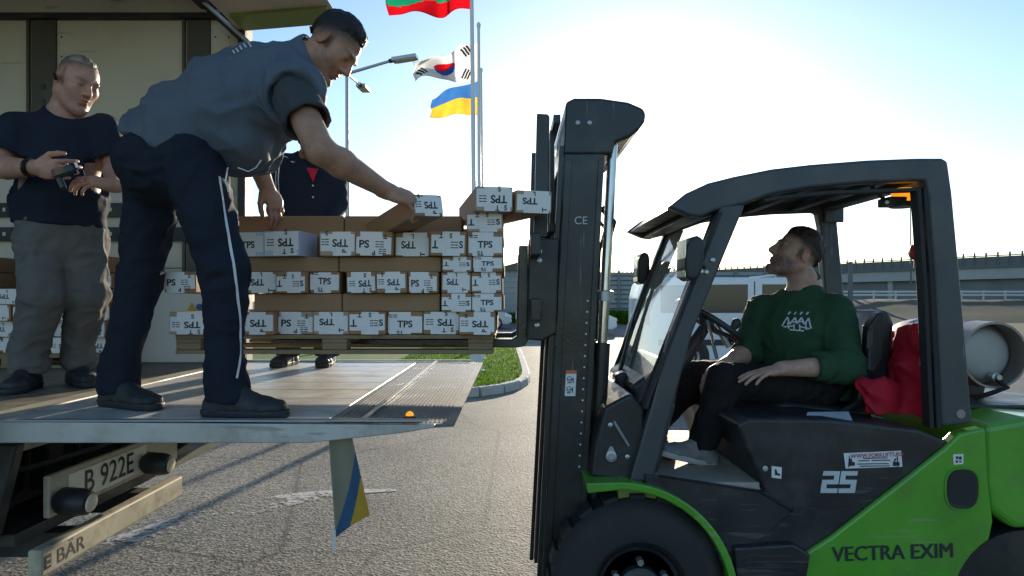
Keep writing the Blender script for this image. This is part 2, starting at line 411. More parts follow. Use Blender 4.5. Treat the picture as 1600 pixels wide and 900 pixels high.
# ------------------------------------------------------------------ ground
def asphalt():
    m = bpy.data.materials.new('asphalt'); m.use_nodes = True
    t = m.node_tree; N = t.nodes; L = t.links; b = N['Principled BSDF']
    tc = N.new('ShaderNodeTexCoord')
    vo = N.new('ShaderNodeTexVoronoi'); vo.inputs['Scale'].default_value = 62
    L.new(tc.outputs['Object'], vo.inputs['Vector'])
    big = N.new('ShaderNodeTexNoise'); big.inputs['Scale'].default_value = 0.7; big.inputs['Detail'].default_value = 6
    L.new(tc.outputs['Object'], big.inputs['Vector'])
    fine = N.new('ShaderNodeTexNoise'); fine.inputs['Scale'].default_value = 26; fine.inputs['Detail'].default_value = 6; fine.inputs['Roughness'].default_value = 0.7
    L.new(tc.outputs['Object'], fine.inputs['Vector'])
    cr = N.new('ShaderNodeValToRGB')
    e = cr.color_ramp.elements
    e[0].position = 0.0; e[0].color = (0.035, 0.035, 0.034, 1)
    e[1].position = 1.0; e[1].color = (0.33, 0.305, 0.25, 1)
    L.new(vo.outputs['Color'], cr.inputs[0])
    mx = N.new('ShaderNodeMix'); mx.data_type = 'RGBA'; mx.blend_type = 'MULTIPLY'; mx.inputs[0].default_value = 1
    mr = N.new('ShaderNodeMapRange'); mr.inputs[1].default_value = 0.3; mr.inputs[2].default_value = 0.7; mr.inputs[3].default_value = 0.72; mr.inputs[4].default_value = 1.25
    L.new(big.outputs['Fac'], mr.inputs[0]); L.new(cr.outputs[0], mx.inputs[6]); L.new(mr.outputs[0], mx.inputs[7])
    m3 = N.new('ShaderNodeMix'); m3.data_type = 'RGBA'; m3.blend_type = 'MULTIPLY'; m3.inputs[0].default_value = 1
    mr2 = N.new('ShaderNodeMapRange'); mr2.inputs[1].default_value = 0.3; mr2.inputs[2].default_value = 0.7; mr2.inputs[3].default_value = 0.6; mr2.inputs[4].default_value = 1.4
    L.new(fine.outputs['Fac'], mr2.inputs[0]); L.new(mx.outputs[2], m3.inputs[6]); L.new(mr2.outputs[0], m3.inputs[7])
    # stains and hairline cracks
    st = N.new('ShaderNodeTexNoise'); st.inputs['Scale'].default_value = 1.7; st.inputs['Detail'].default_value = 5; st.inputs['Distortion'].default_value = 0.6
    L.new(tc.outputs['Object'], st.inputs['Vector'])
    ms_ = N.new('ShaderNodeMapRange'); ms_.inputs[1].default_value = 0.60; ms_.inputs[2].default_value = 0.72; ms_.inputs[3].default_value = 1.0; ms_.inputs[4].default_value = 0.62
    L.new(st.outputs['Fac'], ms_.inputs[0])
    wv = N.new('ShaderNodeMix'); wv.data_type = 'VECTOR'; wv.inputs[0].default_value = 0.12
    L.new(tc.outputs['Object'], wv.inputs[4]); L.new(fine.outputs['Color'], wv.inputs[5])
    ck = N.new('ShaderNodeTexVoronoi'); ck.feature = 'DISTANCE_TO_EDGE'; ck.inputs['Scale'].default_value = 0.45; L.new(wv.outputs[1], ck.inputs['Vector'])
    mc = N.new('ShaderNodeMapRange'); mc.inputs[1].default_value = 0.002; mc.inputs[2].default_value = 0.007; mc.inputs[3].default_value = 0.45; mc.inputs[4].default_value = 1.0
    L.new(ck.outputs['Distance'], mc.inputs[0])
    mm = N.new('ShaderNodeMath'); mm.operation = 'MULTIPLY'; L.new(ms_.outputs[0], mm.inputs[0]); L.new(mc.outputs[0], mm.inputs[1])
    m5 = N.new('ShaderNodeMix'); m5.data_type = 'RGBA'; m5.blend_type = 'MULTIPLY'; m5.inputs[0].default_value = 1
    L.new(m3.outputs[2], m5.inputs[6]); L.new(mm.outputs[0], m5.inputs[7])
    L.new(m5.outputs[2], b.inputs['Base Color'])
    b.inputs['Roughness'].default_value = 0.75
    b.inputs['Specular IOR Level'].default_value = 0.2
    ad = N.new('ShaderNodeMath'); ad.operation = 'ADD'
    L.new(vo.outputs['Distance'], ad.inputs[0]); L.new(fine.outputs['Fac'], ad.inputs[1])
    bp = N.new('ShaderNodeBump'); bp.inputs['Strength'].default_value = 0.32; bp.inputs['Distance'].default_value = 0.010
    L.new(ad.outputs[0], bp.inputs['Height']); L.new(bp.outputs[0], b.inputs['Normal'])
    M['asphalt'] = m
asphalt()

def two_tone(name, c0, c1, scale, rough=0.9, bump=0.2, lo=0.4, hi=0.62):
    m = bpy.data.materials.new(name); m.use_nodes = True
    t = m.node_tree; N = t.nodes; L = t.links; b = N['Principled BSDF']
    tc = N.new('ShaderNodeTexCoord'); nz = N.new('ShaderNodeTexNoise'); nz.inputs['Scale'].default_value = scale; nz.inputs['Detail'].default_value = 8; nz.inputs['Roughness'].default_value = 0.6
    L.new(tc.outputs['Object'], nz.inputs['Vector'])
    cr = N.new('ShaderNodeValToRGB'); e = cr.color_ramp.elements
    e[0].position = lo; e[0].color = (*c0, 1); e[1].position = hi; e[1].color = (*c1, 1)
    L.new(nz.outputs['Fac'], cr.inputs[0]); L.new(cr.outputs[0], b.inputs['Base Color'])
    b.inputs['Roughness'].default_value = rough; b.inputs['Specular IOR Level'].default_value = 0.15
    if bump:
        bp = N.new('ShaderNodeBump'); bp.inputs['Strength'].default_value = bump; L.new(nz.outputs['Fac'], bp.inputs['Height']); L.new(bp.outputs[0], b.inputs['Normal'])
    M[name] = m
    return m
two_tone('field', (0.13, 0.105, 0.07), (0.10, 0.12, 0.045), 0.12)
two_tone('bank', (0.12, 0.10, 0.075), (0.07, 0.085, 0.035), 0.15)
two_tone('turf', (0.075, 0.13, 0.025), (0.11, 0.20, 0.03), 3.0)

g = MB().quad((-900, -60, 0), (900, -60, 0), (900, 1800, 0), (-900, 1800, 0)).build('ground', M['field'])
tag(g, 'dry grass and bare earth reaching to the horizon', kind='structure')
a = MB().quad((-60, -30, 0.004), (14, -30, 0.004), (11, 43.6, 0.004), (-60, 43.6, 0.004)).build('asphalt_yard', M['asphalt'])
tag(a, 'rough grey asphalt of the yard', kind='structure')

# worn white paint on the asphalt under the tail lift
def worn_paint():
    m = bpy.data.materials.new('worn_paint'); m.use_nodes = True
    t = m.node_tree; N = t.nodes; L = t.links; b = N['Principled BSDF']
    b.inputs['Base Color'].default_value = (0.55, 0.53, 0.50, 1); b.inputs['Roughness'].default_value = 0.8
    tc = N.new('ShaderNodeTexCoord')
    nz = N.new('ShaderNodeTexNoise'); nz.inputs['Scale'].default_value = 26; nz.inputs['Detail'].default_value = 6; nz.inputs['Roughness'].default_value = 0.75
    L.new(tc.outputs['Object'], nz.inputs['Vector'])
    n2 = N.new('ShaderNodeTexNoise'); n2.inputs['Scale'].default_value = 2.2; L.new(tc.outputs['Object'], n2.inputs['Vector'])
    sm = N.new('ShaderNodeMath'); sm.operation = 'ADD'; L.new(nz.outputs['Fac'], sm.inputs[0]); L.new(n2.outputs['Fac'], sm.inputs[1])
    mr = N.new('ShaderNodeMapRange'); mr.inputs[1].default_value = 0.97; mr.inputs[2].default_value = 1.08; mr.inputs[3].default_value = 0; mr.inputs[4].default_value = 0.85
    L.new(sm.outputs[0], mr.inputs[0]); L.new(mr.outputs[0], b.inputs['Alpha'])
    M['worn_paint'] = m
worn_paint()
def strip(name, pts, mat_, z):
    """irregular flat sheet; pts are (x, y, halfwidth) along its middle"""
    b = MB(); L_ = []; R_ = []
    for i, (x, y, w) in enumerate(pts):
        x0, y0, _ = pts[max(i-1, 0)]; x1, y1, _ = pts[min(i+1, len(pts)-1)]
        n = Vector((-(y1-y0), x1-x0, 0)).normalized()
        L_.append((x - n.x*w, y - n.y*w, z)); R_.append((x + n.x*w, y + n.y*w, z))
    for i in range(len(pts)-1): b.quad(R_[i], L_[i], L_[i+1], R_[i+1])
    return b.build(name, mat_)
o = strip('paint_marking', [(-2.75, 3.9, .05), (-2.45, 4.1, .10), (-2.2, 4.45, .16), (-1.95, 4.75, .2), (-1.6, 5.0, .14), (-1.3, 5.15, .07), (-0.9, 5.2, .03)], M['worn_paint'], 0.008)
tag(o, 'worn white paint streak on the asphalt below the tail lift', kind='structure')

# ------------------------------------------------------------------ grass island with its kerb
ISL = [(-9, 9.75), (-4, 9.9), (-1.6, 10.05), (-0.75, 10.3), (-0.25, 10.75), (0.05, 11.3), (0.18, 12.0), (0.20, 13.0), (0.16, 16.0), (0.10, 19.0), (0.05, 22.0)]
poly = ISL + [(-9, 22.0)]
gv = MB().prism(poly, 0.02, 0.125, 'z').build('grass_verge', M['turf'])
tag(gv, 'turf island beside the flagpoles', kind='structure')
kb = empty('kerb', (0, 10, 0), 'pale concrete kerb round the grass island', kind='structure')
# resample the outline and lay one stone per stretch
def resample(pts, step):
    out = [Vector((*pts[0], 0))]; acc = 0
    for i in range(len(pts)-1):
        a_, b_ = Vector((*pts[i], 0)), Vector((*pts[i+1], 0)); d = (b_-a_).length; t = step - acc
        while t <= d:
            out.append(a_ + (b_-a_)*(t/d)); t += step
        acc = (acc + d) % step
    return out
def smooth2(pts, n=3):
    p = [Vector((*q, 0)) for q in pts]
    for _ in range(n):
        q = [p[0]]
        for i in range(len(p)-1):
            q += [p[i]*0.75 + p[i+1]*0.25, p[i]*0.25 + p[i+1]*0.75]
        q.append(p[-1]); p = q
    return [(v.x, v.y) for v in p]
KP = resample(smooth2(ISL), 0.5)
for i in range(len(KP)-1):
    p, q = KP[i], KP[i+1]; d = (q-p); n = Vector((d.y, -d.x, 0)).normalized()
    d = d.normalized()*0.004
    p2, q2 = p + d, q - d
    vs = []
    for z, w in ((0, .16), (.12, .15), (.14, .12)):
        vs += [p2 + n*w + V(0,0,z), q2 + n*w + V(0,0,z)]
    vs += [p2 + V(0,0,.14), q2 + V(0,0,.14), p2, q2]
    fs = [(0,1,3,2), (2,3,5,4), (4,5,7,6), (6,7,9,8), (0,2,4,6,8), (1,9,7,5,3)]
    MB().add(vs, fs).build('kerb_stone', M['kerb_stone'], kb, bevel=0.006, seg=1)

def grass_tuft(name, area, n, h, z, label, seed, colmat):
    rg = np.random.default_rng(seed); b = MB()
    for _ in range(n):
        x, y = area(rg); a = rg.uniform(0, 6.28); hh = h*rg.uniform(.5, 1.3); w = .006 + .004*rg.random()
        lx, ly = rg.normal(0, .35, 2)*hh
        b.add([(x-w*math.cos(a), y-w*math.sin(a), z), (x+w*math.cos(a), y+w*math.sin(a), z), (x+lx*.4, y+ly*.4, z+hh*.7), (x+lx, y+ly, z+hh)], [(0,1,2), (1,3,2)])
    o = b.build(name, colmat); tag(o, label, kind='stuff'); return o
def leafmat(name, col, trans=0.5):
    m = bpy.data.materials.new(name); m.use_nodes = True
    t = m.node_tree; N = t.nodes; L = t.links; N.remove(N['Principled BSDF'])
    df = N.new('ShaderNodeBsdfDiffuse'); tl = N.new('ShaderNodeBsdfTranslucent')
    tc = N.new('ShaderNodeTexCoord'); nz = N.new('ShaderNodeTexNoise'); nz.inputs['Scale'].default_value = 2.5; nz.inputs['Detail'].default_value = 5
    L.new(tc.outputs['Object'], nz.inputs['Vector'])
    cr = N.new('ShaderNodeValToRGB'); e = cr.color_ramp.elements
    e[0].position = .3; e[0].color = (col[0]*.7, col[1]*.7, col[2]*.7, 1); e[1].position = .7; e[1].color = (col[0]*1.3, col[1]*1.25, col[2]*1.1, 1)
    L.new(nz.outputs['Fac'], cr.inputs[0]); L.new(cr.outputs[0], df.inputs[0]); L.new(cr.outputs[0], tl.inputs[0])
    ms = N.new('ShaderNodeMixShader'); ms.inputs[0].default_value = trans
    L.new(df.outputs[0], ms.inputs[1]); L.new(tl.outputs[0], ms.inputs[2]); L.new(ms.outputs[0], N['Material Output'].inputs['Surface'])
    M[name] = m; return m
leafmat('grass_blade', (0.10, 0.20, 0.02))
def isl_area(rg):
    while True:
        x, y = rg.uniform(-2.6, .2), 10.0 + 12*rg.random()**1.6
        xs = np.interp(y, [q[1] for q in ISL[2:]], [q[0] for q in ISL[2:]])
        if x < xs - .01: return x, y
grass_tuft('grass', isl_area, 16000, .06, .12, 'short bright backlit grass growing on the kerbed island', 3, M['grass_blade'])
def far_area(rg): return rg.uniform(5.5, 9), rg.uniform(42, 43.5)
grass_tuft('grass', far_area, 2500, .75, 0, 'bright grass patch behind the forklift mast by the fence', 4, M['grass_blade'])
def far_area2(rg): return rg.uniform(-.4, .35), rg.uniform(44.5, 45.5)
grass_tuft('grass', far_area2, 800, .6, 0, 'small bright hedge grass in front of the grey warehouse', 5, M['grass_blade'])

# ------------------------------------------------------------------ flagpoles and flags
def flagpole(base, top, label):
    r = empty('flagpole', base, label, 'flagpole', 'white flagpoles on the grass island')
    b, t = Vector(base), Vector(top)
    n = 8
    MB().tube([b + (t-b)*(i/n) for i in range(n+1)], [.06 - .025*i/n for i in range(n+1)], 12).build('shaft', M['pole_white'], r, smooth=40)
    MB().lathe(t, (0,0,1), [(-.02,.045),(0,.05),(.05,.05),(.09,.03),(.1,.005)], 14).build('finial', M['pole_white'], r, smooth=40)
    MB().lathe(b, (0,0,1), [(0,.17),(.02,.17),(.03,.12),(.35,.11),(.37,.07),(.39,.06)], 16).build('base_collar', M['pole_white'], r, smooth=40)
    return r
flagpole((-.70, 12.9, .125), (-.80, 12.9, 8.3), 'nearest white flagpole, reaching past the top of the picture')
flagpole((-.76, 15.6, .125), (-.79, 15.6, 8.0), 'middle white flagpole carrying the white flag with the red and blue disc')
flagpole((-.80, 18.5, .125), (-.87, 18.5, 7.95), 'farthest and shortest-looking white flagpole carrying the blue and yellow flag')

def flag(name, hoist_top, length, drop, colour, label, sag, seed, nx=40, ny=26, lift=0.0, fold=1.0):
    """cloth blown to the left from its hoist; colour(u, v) names a material"""
    rg = np.random.default_rng(seed)
    ph = rg.uniform(0, 6.28, 4)
    names = ['white','green','red','blue','yellow','black','sky']
    b = MB(); vs = []
    for j in range(ny+1):
        for i in range(nx+1):
            u, v = i/nx, j/ny
            wav = fold*(.10*math.sin(7*u + 2.2*v + ph[0]) + .05*math.sin(13*u - 3*v + ph[1]))*min(1, u*3)
            x = -length*(u*(.93) + .015*math.sin(9*v + ph[2])*u)
            z = -drop*v - sag*u**1.6 + lift*u*(1-v) + .05*math.sin(8*u + ph[3])*u
            vs.append((hoist_top[0] - .03 + x, hoist_top[1] + wav, hoist_top[2] + z))
    fs = []; ms = []
    for j in range(ny):
        for i in range(nx):
            k = j*(nx+1)+i
            fs.append((k, k+1, k+nx+2, k+nx+1)); ms.append(names.index(colour((i+.5)/nx, (j+.5)/ny)))
    b.v = vs; b.f = fs; b.m = ms
    o = b.build(name, [M['flag_'+n] for n in names], smooth=80)
    tag(o, label, 'flag', 'flags flying on the white poles')
    sm = o.modifiers.new('thickness', 'SOLIDIFY'); sm.thickness = .003
    return o
flag('flag', (-.78, 12.9, 8.36), 1.72, 1.15, lambda u, v: 'white' if v < .36 else ('green' if v < .80 - .10*(1-u) + .05*math.sin(9*u) else 'red'),
     'white, green and red striped flag cut off by the top edge', .20, 1, lift=-.30, fold=2.2)
def korea(u, v):
    # the disc with red above blue, and four groups of black bars near the corners
    x, y = (u-.52)*1.5, v-.5
    r = math.hypot(x, y)
    if r < .25:
        s = .08*math.sin(x/.25*math.pi)
        return 'red' if y < s else 'blue'
    for cx, cy, s in ((-.52, -.3, 1), (.52, -.3, -1), (-.52, .3, -1), (.52, .3, 1)):
        dx, dy = x-cx, y-cy
        a = math.atan2(.3, .52)*s
        p = dx*math.cos(a) + dy*math.sin(a); q = -dx*math.sin(a) + dy*math.cos(a)
        if abs(q) < .125 and abs(p) < .10:
            if (p+.10) % .075 < .045: return 'black'
    return 'white'
flag('flag', (-.79, 15.6, 7.60), 1.60, .86, korea, 'white flag with a red and blue disc and black bars', .02, 6, 90, 60, lift=-.42, fold=2.2)
flag('flag', (-.86, 18.5, 7.70), 1.50, .98, lambda u, v: 'sky' if v < .47 else 'yellow', 'blue and yellow flag, lowest of the three', .05, 3, lift=-.42)

# ------------------------------------------------------------------ street lamp and far mast
def street_lamp():
    b = V(-4.72, 19, 0); top = V(-4.76, 19, 8.05)
    r = empty('street_lamp', b, 'grey double-armed street lamp behind the bending man', 'street lamp')
    MB().tube([b, b.lerp(top, .5), top + V(0,0,.12)], [.085, .065, .05], 12).build('pole', M['galvanised'], r, smooth=40)
    def arm(end, hd, n_):
        MB().tube([top, end], [.045, .04], 10).build('arm', M['galvanised'], r, smooth=40)
        d = hd.normalized(); s = d.cross(V(0,0,1)).normalized(); u = s.cross(d)
        rot = Matrix((d, s, u)).transposed()
        h = MB().obox(end + d*.42, (.72, .30, .11), rot).build('lamp_head', M['galvanised'], r, bevel=.02)
        MB().obox(end + d*.44 - u*.062, (.56, .24, .012), rot).build('lens', M['lamp_lens'], h)
        MB().cyl(end - d*.05, end + d*.1, .06, n=12).build('sleeve', M['chassis'], r)
    arm(top + V(1.30, -.2, .30), V(1, -.15, .10), 0)
    arm(top + V(-.02, 1.7, .25), V(.05, 1, .05), 1)
    MB().tube([top, top + V(-.5, -.6, .12)], .04, 8).build('arm', M['galvanised'], r, smooth=40)
street_lamp()
r = empty('lighting_mast', (48.5, 80, 0), 'thin distant mast seen below the amber beacon', 'mast')
MB().tube([(48.5, 80, 0), (48.4, 80, 13)], [.12, .06], 8).build('pole', M['rail_grey'], r)
MB().box((47.9, 79.9, 12.9), (48.5, 80.1, 13.05)).build('lamp_head', M['rail_grey'], r)

# ------------------------------------------------------------------ overpass
def overpass():
    A, B = V(24.0, 120, 0), V(57, 73, 0)
    d = (B - A).normalized(); n = V(d.y, -d.x, 0)           # n points towards the camera side
    if n.y > 0: n = -n
    r = empty('overpass', A, 'grey concrete overpass with a railing crossing behind the forklift', 'overpass')
    s0, s1 = -75, 78
    def slab(name, z0, z1, n0, n1, m_, bevel=0):
        vs = []
        for s in (s0, s1):
            for k, z in ((n0, z0), (n1, z0), (n1, z1), (n0, z1)): vs.append(A + d*s + n*k + V(0,0,z))
        return MB().add(vs, [(0,1,2,3), (7,6,5,4), (0,4,5,1), (1,5,6,2), (2,6,7,3), (3,7,4,0)]).build(name, m_, r)
    slab('deck_beam', 4.0, 5.25, -11, 0.5, M['bridge_light'])
    slab('deck_edge', 5.252, 5.5, -11, 0.75, M['rail_grey'])
    slab('abutment_wall', 0, 3.997, -10, -0.4, M['bridge_dark'])
    slab('rail_panel', 5.502, 6.55, 0.42, 0.5, M['rail_grey'])
    slab('hand_rail', 6.60, 6.72, 0.40, 0.52, M['rail_grey'])
    me = MB().box((-.07, -.07, 0), (.07, .07, 1.55)).mesh('rail_post', M['rail_grey'])
    me2 = MB().box((-.05, -.45, 0), (.05, .45, .75)).mesh('rail_bay', M['bridge_dark'])
    for k in range(int((s1 - s0)/1.15)):
        p = A + d*(s0 + k*1.15) + n*.56 + V(0,0,5.5)
        link('rail_post', me, r, p - A)
    # piers standing proud of the wall
    for k in range(9):
        s = s0 + 6 + k*14
        p = A + d*s
        rot = Matrix((d, n, V(0,0,1))).transposed()
        MB().obox(p + n*(-.2) + V(0,0,2), (.6, .5, 3.99), rot).build('pier', M['bridge_light'], r)
overpass()
# bank at the foot of the overpass with guard rail
def bank():
    vs = []; nx, ny = 40, 10
    rg = np.random.default_rng(2)
    for j in range(ny+1):
        for i in range(nx+1):
            x = 14 + 76*i/nx; y = 44 + 22*j/ny
            z = 0.01 + 1.55*min(1, (j/6))**1.2*min(1, max(0, (x-16)/14)) + (.12*rg.random() if 0 < j < ny else 0)
            vs.append((x, y, z - (.06 if j == 0 else 0)))
    fs = [(j*(nx+1)+i, j*(nx+1)+i+1, (j+1)*(nx+1)+i+1, (j+1)*(nx+1)+i) for j in range(ny) for i in range(nx)]
    o = MB().add(vs, fs).build('embankment', M['bank'], smooth=80)
    tag(o, 'brown weedy bank below the overpass', kind='structure')
    r = empty('guard_rail', (26, 60, 1.4), 'low steel guard rail along the bank below the overpass', 'guard rail')
    for z in (1.95, 2.25):
        MB().box((22, 59.9, z), (78, 60, z+.17)).build('rail_beam', M['galvanised'], r)
    me = MB().box((-.06, 0, 0), (.06, .1, 1.1)).mesh('rail_post', M['galvanised'])
    for k in range(28): link('rail_post', me, r, V(23 + 2*k, 60.02, 1.35) - V(26, 60, 1.4))
    r = empty('fence_post', (29.8, 58, 1.2), 'dark post standing in front of the overpass', 'post')
    MB().tube([(29.8, 58, 1.2), (29.8, 58, 4.75)], [.22, .18], 10).build('shaft', M['rail_grey'], r)
    MB().lathe((29.8, 58, 4.75), (0,0,1), [(0,.2),(.12,.2),(.2,.05)], 10).build('cap', M['rail_grey'], r)
bank()

# ------------------------------------------------------------------ grey buildings far behind
def warehouse():
    r = empty('warehouse', (-4, 46, 0), 'grey clad warehouse with a dark gable roof between pallet and mast', 'building')
    x0, x1, y0 = -10, 3.2, 46
    for k in range(9):
        z = .02 + k*.40
        MB().box((x0, y0 - .03*(k % 2), z), (x1, y0 + .3, z + .385)).build('siding_board', M['siding_grey'], r)
    MB().box((x0+.1, y0+.31, 0), (x1-.1, y0+12, 3.55)).build('wall', M['siding_grey'], r)
    MB().prism([(x0-.3, 3.62), (-1.6, 3.62), (1.4, 4.45), (3.6, 3.75), (3.6, 3.62), (3.5, 3.6), (x0-.3, 3.58)], y0-.4, y0+12, 'y').build('roof', M['roof_dark'], r)
    MB().box((x0-.3, y0+.2, 3.62), (-1.0, y0+11, 4.35)).build('parapet', M['siding_grey'], r)
    MB().prism([(.95, 4.33), (1.25, 4.33), (1.25, 4.75), (.95, 4.75)], y0+1, y0+1.4, 'y').build('chimney', M['roof_dark'], r)
warehouse()
def slat_fence():
    r = empty('slatted_fence', (10, 44, 0), 'grey fence of wide horizontal slats behind mast and windscreen', 'fence')
    for k in range(11):
        z = .1 + k*.31
        MB().box((5.0, 43.95, z), (19, 44.05, z+.22)).build('slat', M['siding_grey'], r)
    MB().box((5, 44.06, 0), (19, 44.2, 3.35)).build('back_panel', M['rail_grey'], r)
    for k in range(8): MB().box((5.1 + 1.95*k, 43.82, 0), (5.25 + 1.95*k, 43.94, 3.55)).build('post', M['bridge_dark'], r)
slat_fence()

# ------------------------------------------------------------------ parked vehicles
def wheel(parent, c, r_, w, side=-1):
    """c is the centre of the outer face; side is the direction it faces along the axle (y)"""
    k = r_
    wl = MB().lathe(c, (0, -side, 0), [(0.012, k*.62), (0, k*.70), (0, k*.90), (.02, k*.98), (w*.3, k), (w*.7, k), (w, k*.94)], 28).build('wheel', M['rubber'], parent, smooth=40)
    MB().lathe(c, (0, side, 0), [(-.02, k*.62), (.004, k*.60), (.0, k*.5), (-.03, k*.4), (.01, k*.2), (.012, .01)], 20).build('rim', M['galvanised'], wl, smooth=40)
    return wl

def van(name, x0, yn, label, L_=4.9, H_=1.98, W_=1.9, red=True, paint='car_white', flip=1):
    """panel van seen from its side, nose towards +x (flip=1)"""
    r = empty(name, (x0, yn, 0), label, 'van')
    X = lambda u: x0 + (u if flip > 0 else L_ - u)
    prof = [(0, .45), (0.02, 1.55), (.10, H_-.1), (.28, H_), (2.9, H_), (3.25, H_-.06), (3.75, 1.48), (4.15, 1.22), (4.62, 1.08), (4.85, .85), (4.9, .45), (4.8, .25), (.1, .25)]
    MB().prism([(X(u), z) for u, z in prof], yn, yn + W_, 'y').build('body', M[paint], r, bevel=.05, seg=3)
    def pane(nm, pts, m_, d=.012):
        return MB().prism([(X(u), z) for u, z in pts], yn - d, yn + .02, 'y').build(nm, M[m_], r, bevel=.01)
    pane('window', [(.35, 1.25), (.35, 1.82), (2.15, 1.84), (2.15, 1.25)], 'car_glass')
    w = pane('window', [(2.45, 1.22), (2.45, 1.84), (2.95, 1.84), (3.20, 1.74), (3.52, 1.40), (3.52, 1.22)], 'car_glass')
    MB().prism([(X(3.18), H_-.16), (X(3.28), H_-.12), (X(3.86), 1.44), (X(3.76), 1.42)], yn + .10, yn + W_ - .10, 'y').build('windscreen', M['car_glass'], r)
    MB().box((X(2.28), yn - .006, .45), (X(2.30), yn + .01, 1.9)).build('door_seam', M['chassis'], r)
    MB().box((X(1.9), yn - .025, 1.02), (X(2.1), yn, 1.06)).build('door_handle', M['chassis'], r)
    MB().box((X(.3), yn - .02, .58), (X(4.4), yn, .70)).build('side_trim', M['black_plastic'], r)
    if red: MB().prism([(X(3.7), .92), (X(4.865), .84), (X(4.91), .62), (X(3.7), .70)], yn - .008, yn + W_ + .008, 'y').build('red_stripe', M['car_red'], r)
    MB().prism([(X(4.30), 1.12), (X(4.64), 1.03), (X(4.80), .84), (X(4.42), .94)], yn - .014, yn + .25, 'y').build('headlight', M['reflector'], r, bevel=.02)
    MB().prism([(X(.0), 1.0), (X(.0), 1.5), (X(.12), 1.5), (X(.12), 1.0)], yn - .014, yn + .1, 'y').build('tail_light', M['lamp_red'], r)
    mir = MB().box((X(3.35), yn - .22, 1.2), (X(3.47), yn - .02, 1.45)).build('mirror', M['black_plastic'], r, bevel=.03)
    for u in (.95, 4.05):
        MB().lathe((X(u), yn - .004, .34), (0, -1, 0), [(-.05, .41), (0, .41), (.006, .40)], 28).build('wheel_arch', M['chassis'], r)
        wheel(r, V(X(u), yn - .03, .34), .33, .22, -1)
        wheel(r, V(X(u), yn + W_ + .03, .34), .33, .22, 1)
    for u in (.5, 2.8): MB().tube([(X(u), yn + .2, H_), (X(u), yn + .2, H_+.06), (X(u), yn + W_-.2, H_+.06), (X(u), yn + W_-.2, H_)], .02, 6).build('roof_bar', M['galvanised'], r)
    return r
van('passenger_van', 2.72, 13.6, 'white passenger van with a red stripe parked behind the forklift driver')
van('delivery_van', .2, 39.5, 'small-looking white van far off between the cartons and the mast', L_=4.9, red=False, flip=-1)

def hatchback(name, x0, yn, label, paint, flip=1):
    L_, W_ = 4.1, 1.72
    r = empty(name, (x0, yn, 0), label, 'car')
    X = lambda u: x0 + (u if flip > 0 else L_ - u)
    prof = [(0, .35), (0, .85), (.1, 1.0), (.55, 1.40), (1.1, 1.48), (2.1, 1.47), (2.9, 1.0), (3.8, .85), (4.05, .65), (4.1, .35), (3.9, .22), (.2, .22)]
    MB().prism([(X(u), z) for u, z in prof], yn, yn + W_, 'y').build('body', M[paint], r, bevel=.06, seg=3)
    for pts in ([(.62, 1.02), (.8, 1.36), (1.45, 1.40), (1.45, 1.0)], [(1.52, 1.0), (1.52, 1.40), (2.05, 1.39), (2.62, 1.0)]):
        MB().prism([(X(u), z) for u, z in pts], yn - .01, yn + W_ + .01, 'y').build('window', M['car_glass'], r)
    MB().prism([(X(2.16), 1.40), (X(2.24), 1.42), (X(2.86), 1.06), (X(2.78), 1.04)], yn + .12, yn + W_ - .12, 'y').build('windscreen', M['car_glass'], r)
    MB().prism([(X(3.75), .84), (X(4.06), .74), (X(4.09), .60), (X(3.7), .68)], yn - .012, yn + .3, 'y').build('headlight', M['reflector'], r)
    MB().prism([(X(.0), .72), (X(.0), .95), (X(.22), .95), (X(.22), .72)], yn - .012, yn + .25, 'y').build('tail_light', M['lamp_red'], r)
    MB().box((X(2.5), yn - .17, .98), (X(2.65), yn, 1.1)).build('mirror', M['black_plastic'], r, bevel=.02)
    for u in (.75, 3.3):
        wheel(r, V(X(u), yn - .01, .31), .31, .2, -1); wheel(r, V(X(u), yn + W_ + .01, .31), .31, .2, 1)
    return r
hatchback('hatchback', -4.1, 35.0, 'silver-blue car whose nose shows right of the carton stack', 'car_silver')
hatchback('hatchback', 0.55, 29.0, 'silver-white car whose nose shows just right of the mast', 'car_white')
# ------------------------------------------------------------------ the box truck: its rear opening faces +x
TX, TY0, TY1, FZ, RZ = -1.75, 1.95, 4.40, 1.10, 3.56
TFRONT = -7.6
def put_text(parent, txt, mat_, size, origin, xdir, zdir, name='lettering', sx=1.0, bold=0.0, shear=0.0, lift=0.002):
    """flat lettering: origin is its middle, xdir the reading direction, zdir the way up"""
    x = Vector(xdir).normalized(); z = Vector(zdir); z = (z - x*z.dot(x)).normalized(); n = x.cross(z)
    rot = Matrix((x*sx, z, n)).transposed()
    me = text_mesh(txt, mat_, bold, shear)
    o = link(name, me, parent)
    off = base_of(parent) if parent is not None else Vector((0,0,0))
    m4 = rot.to_4x4(); m4.translation = Vector(origin) + n*lift - off
    o.matrix_local = m4 @ Matrix.Diagonal((size, size, size, 1))
    return o

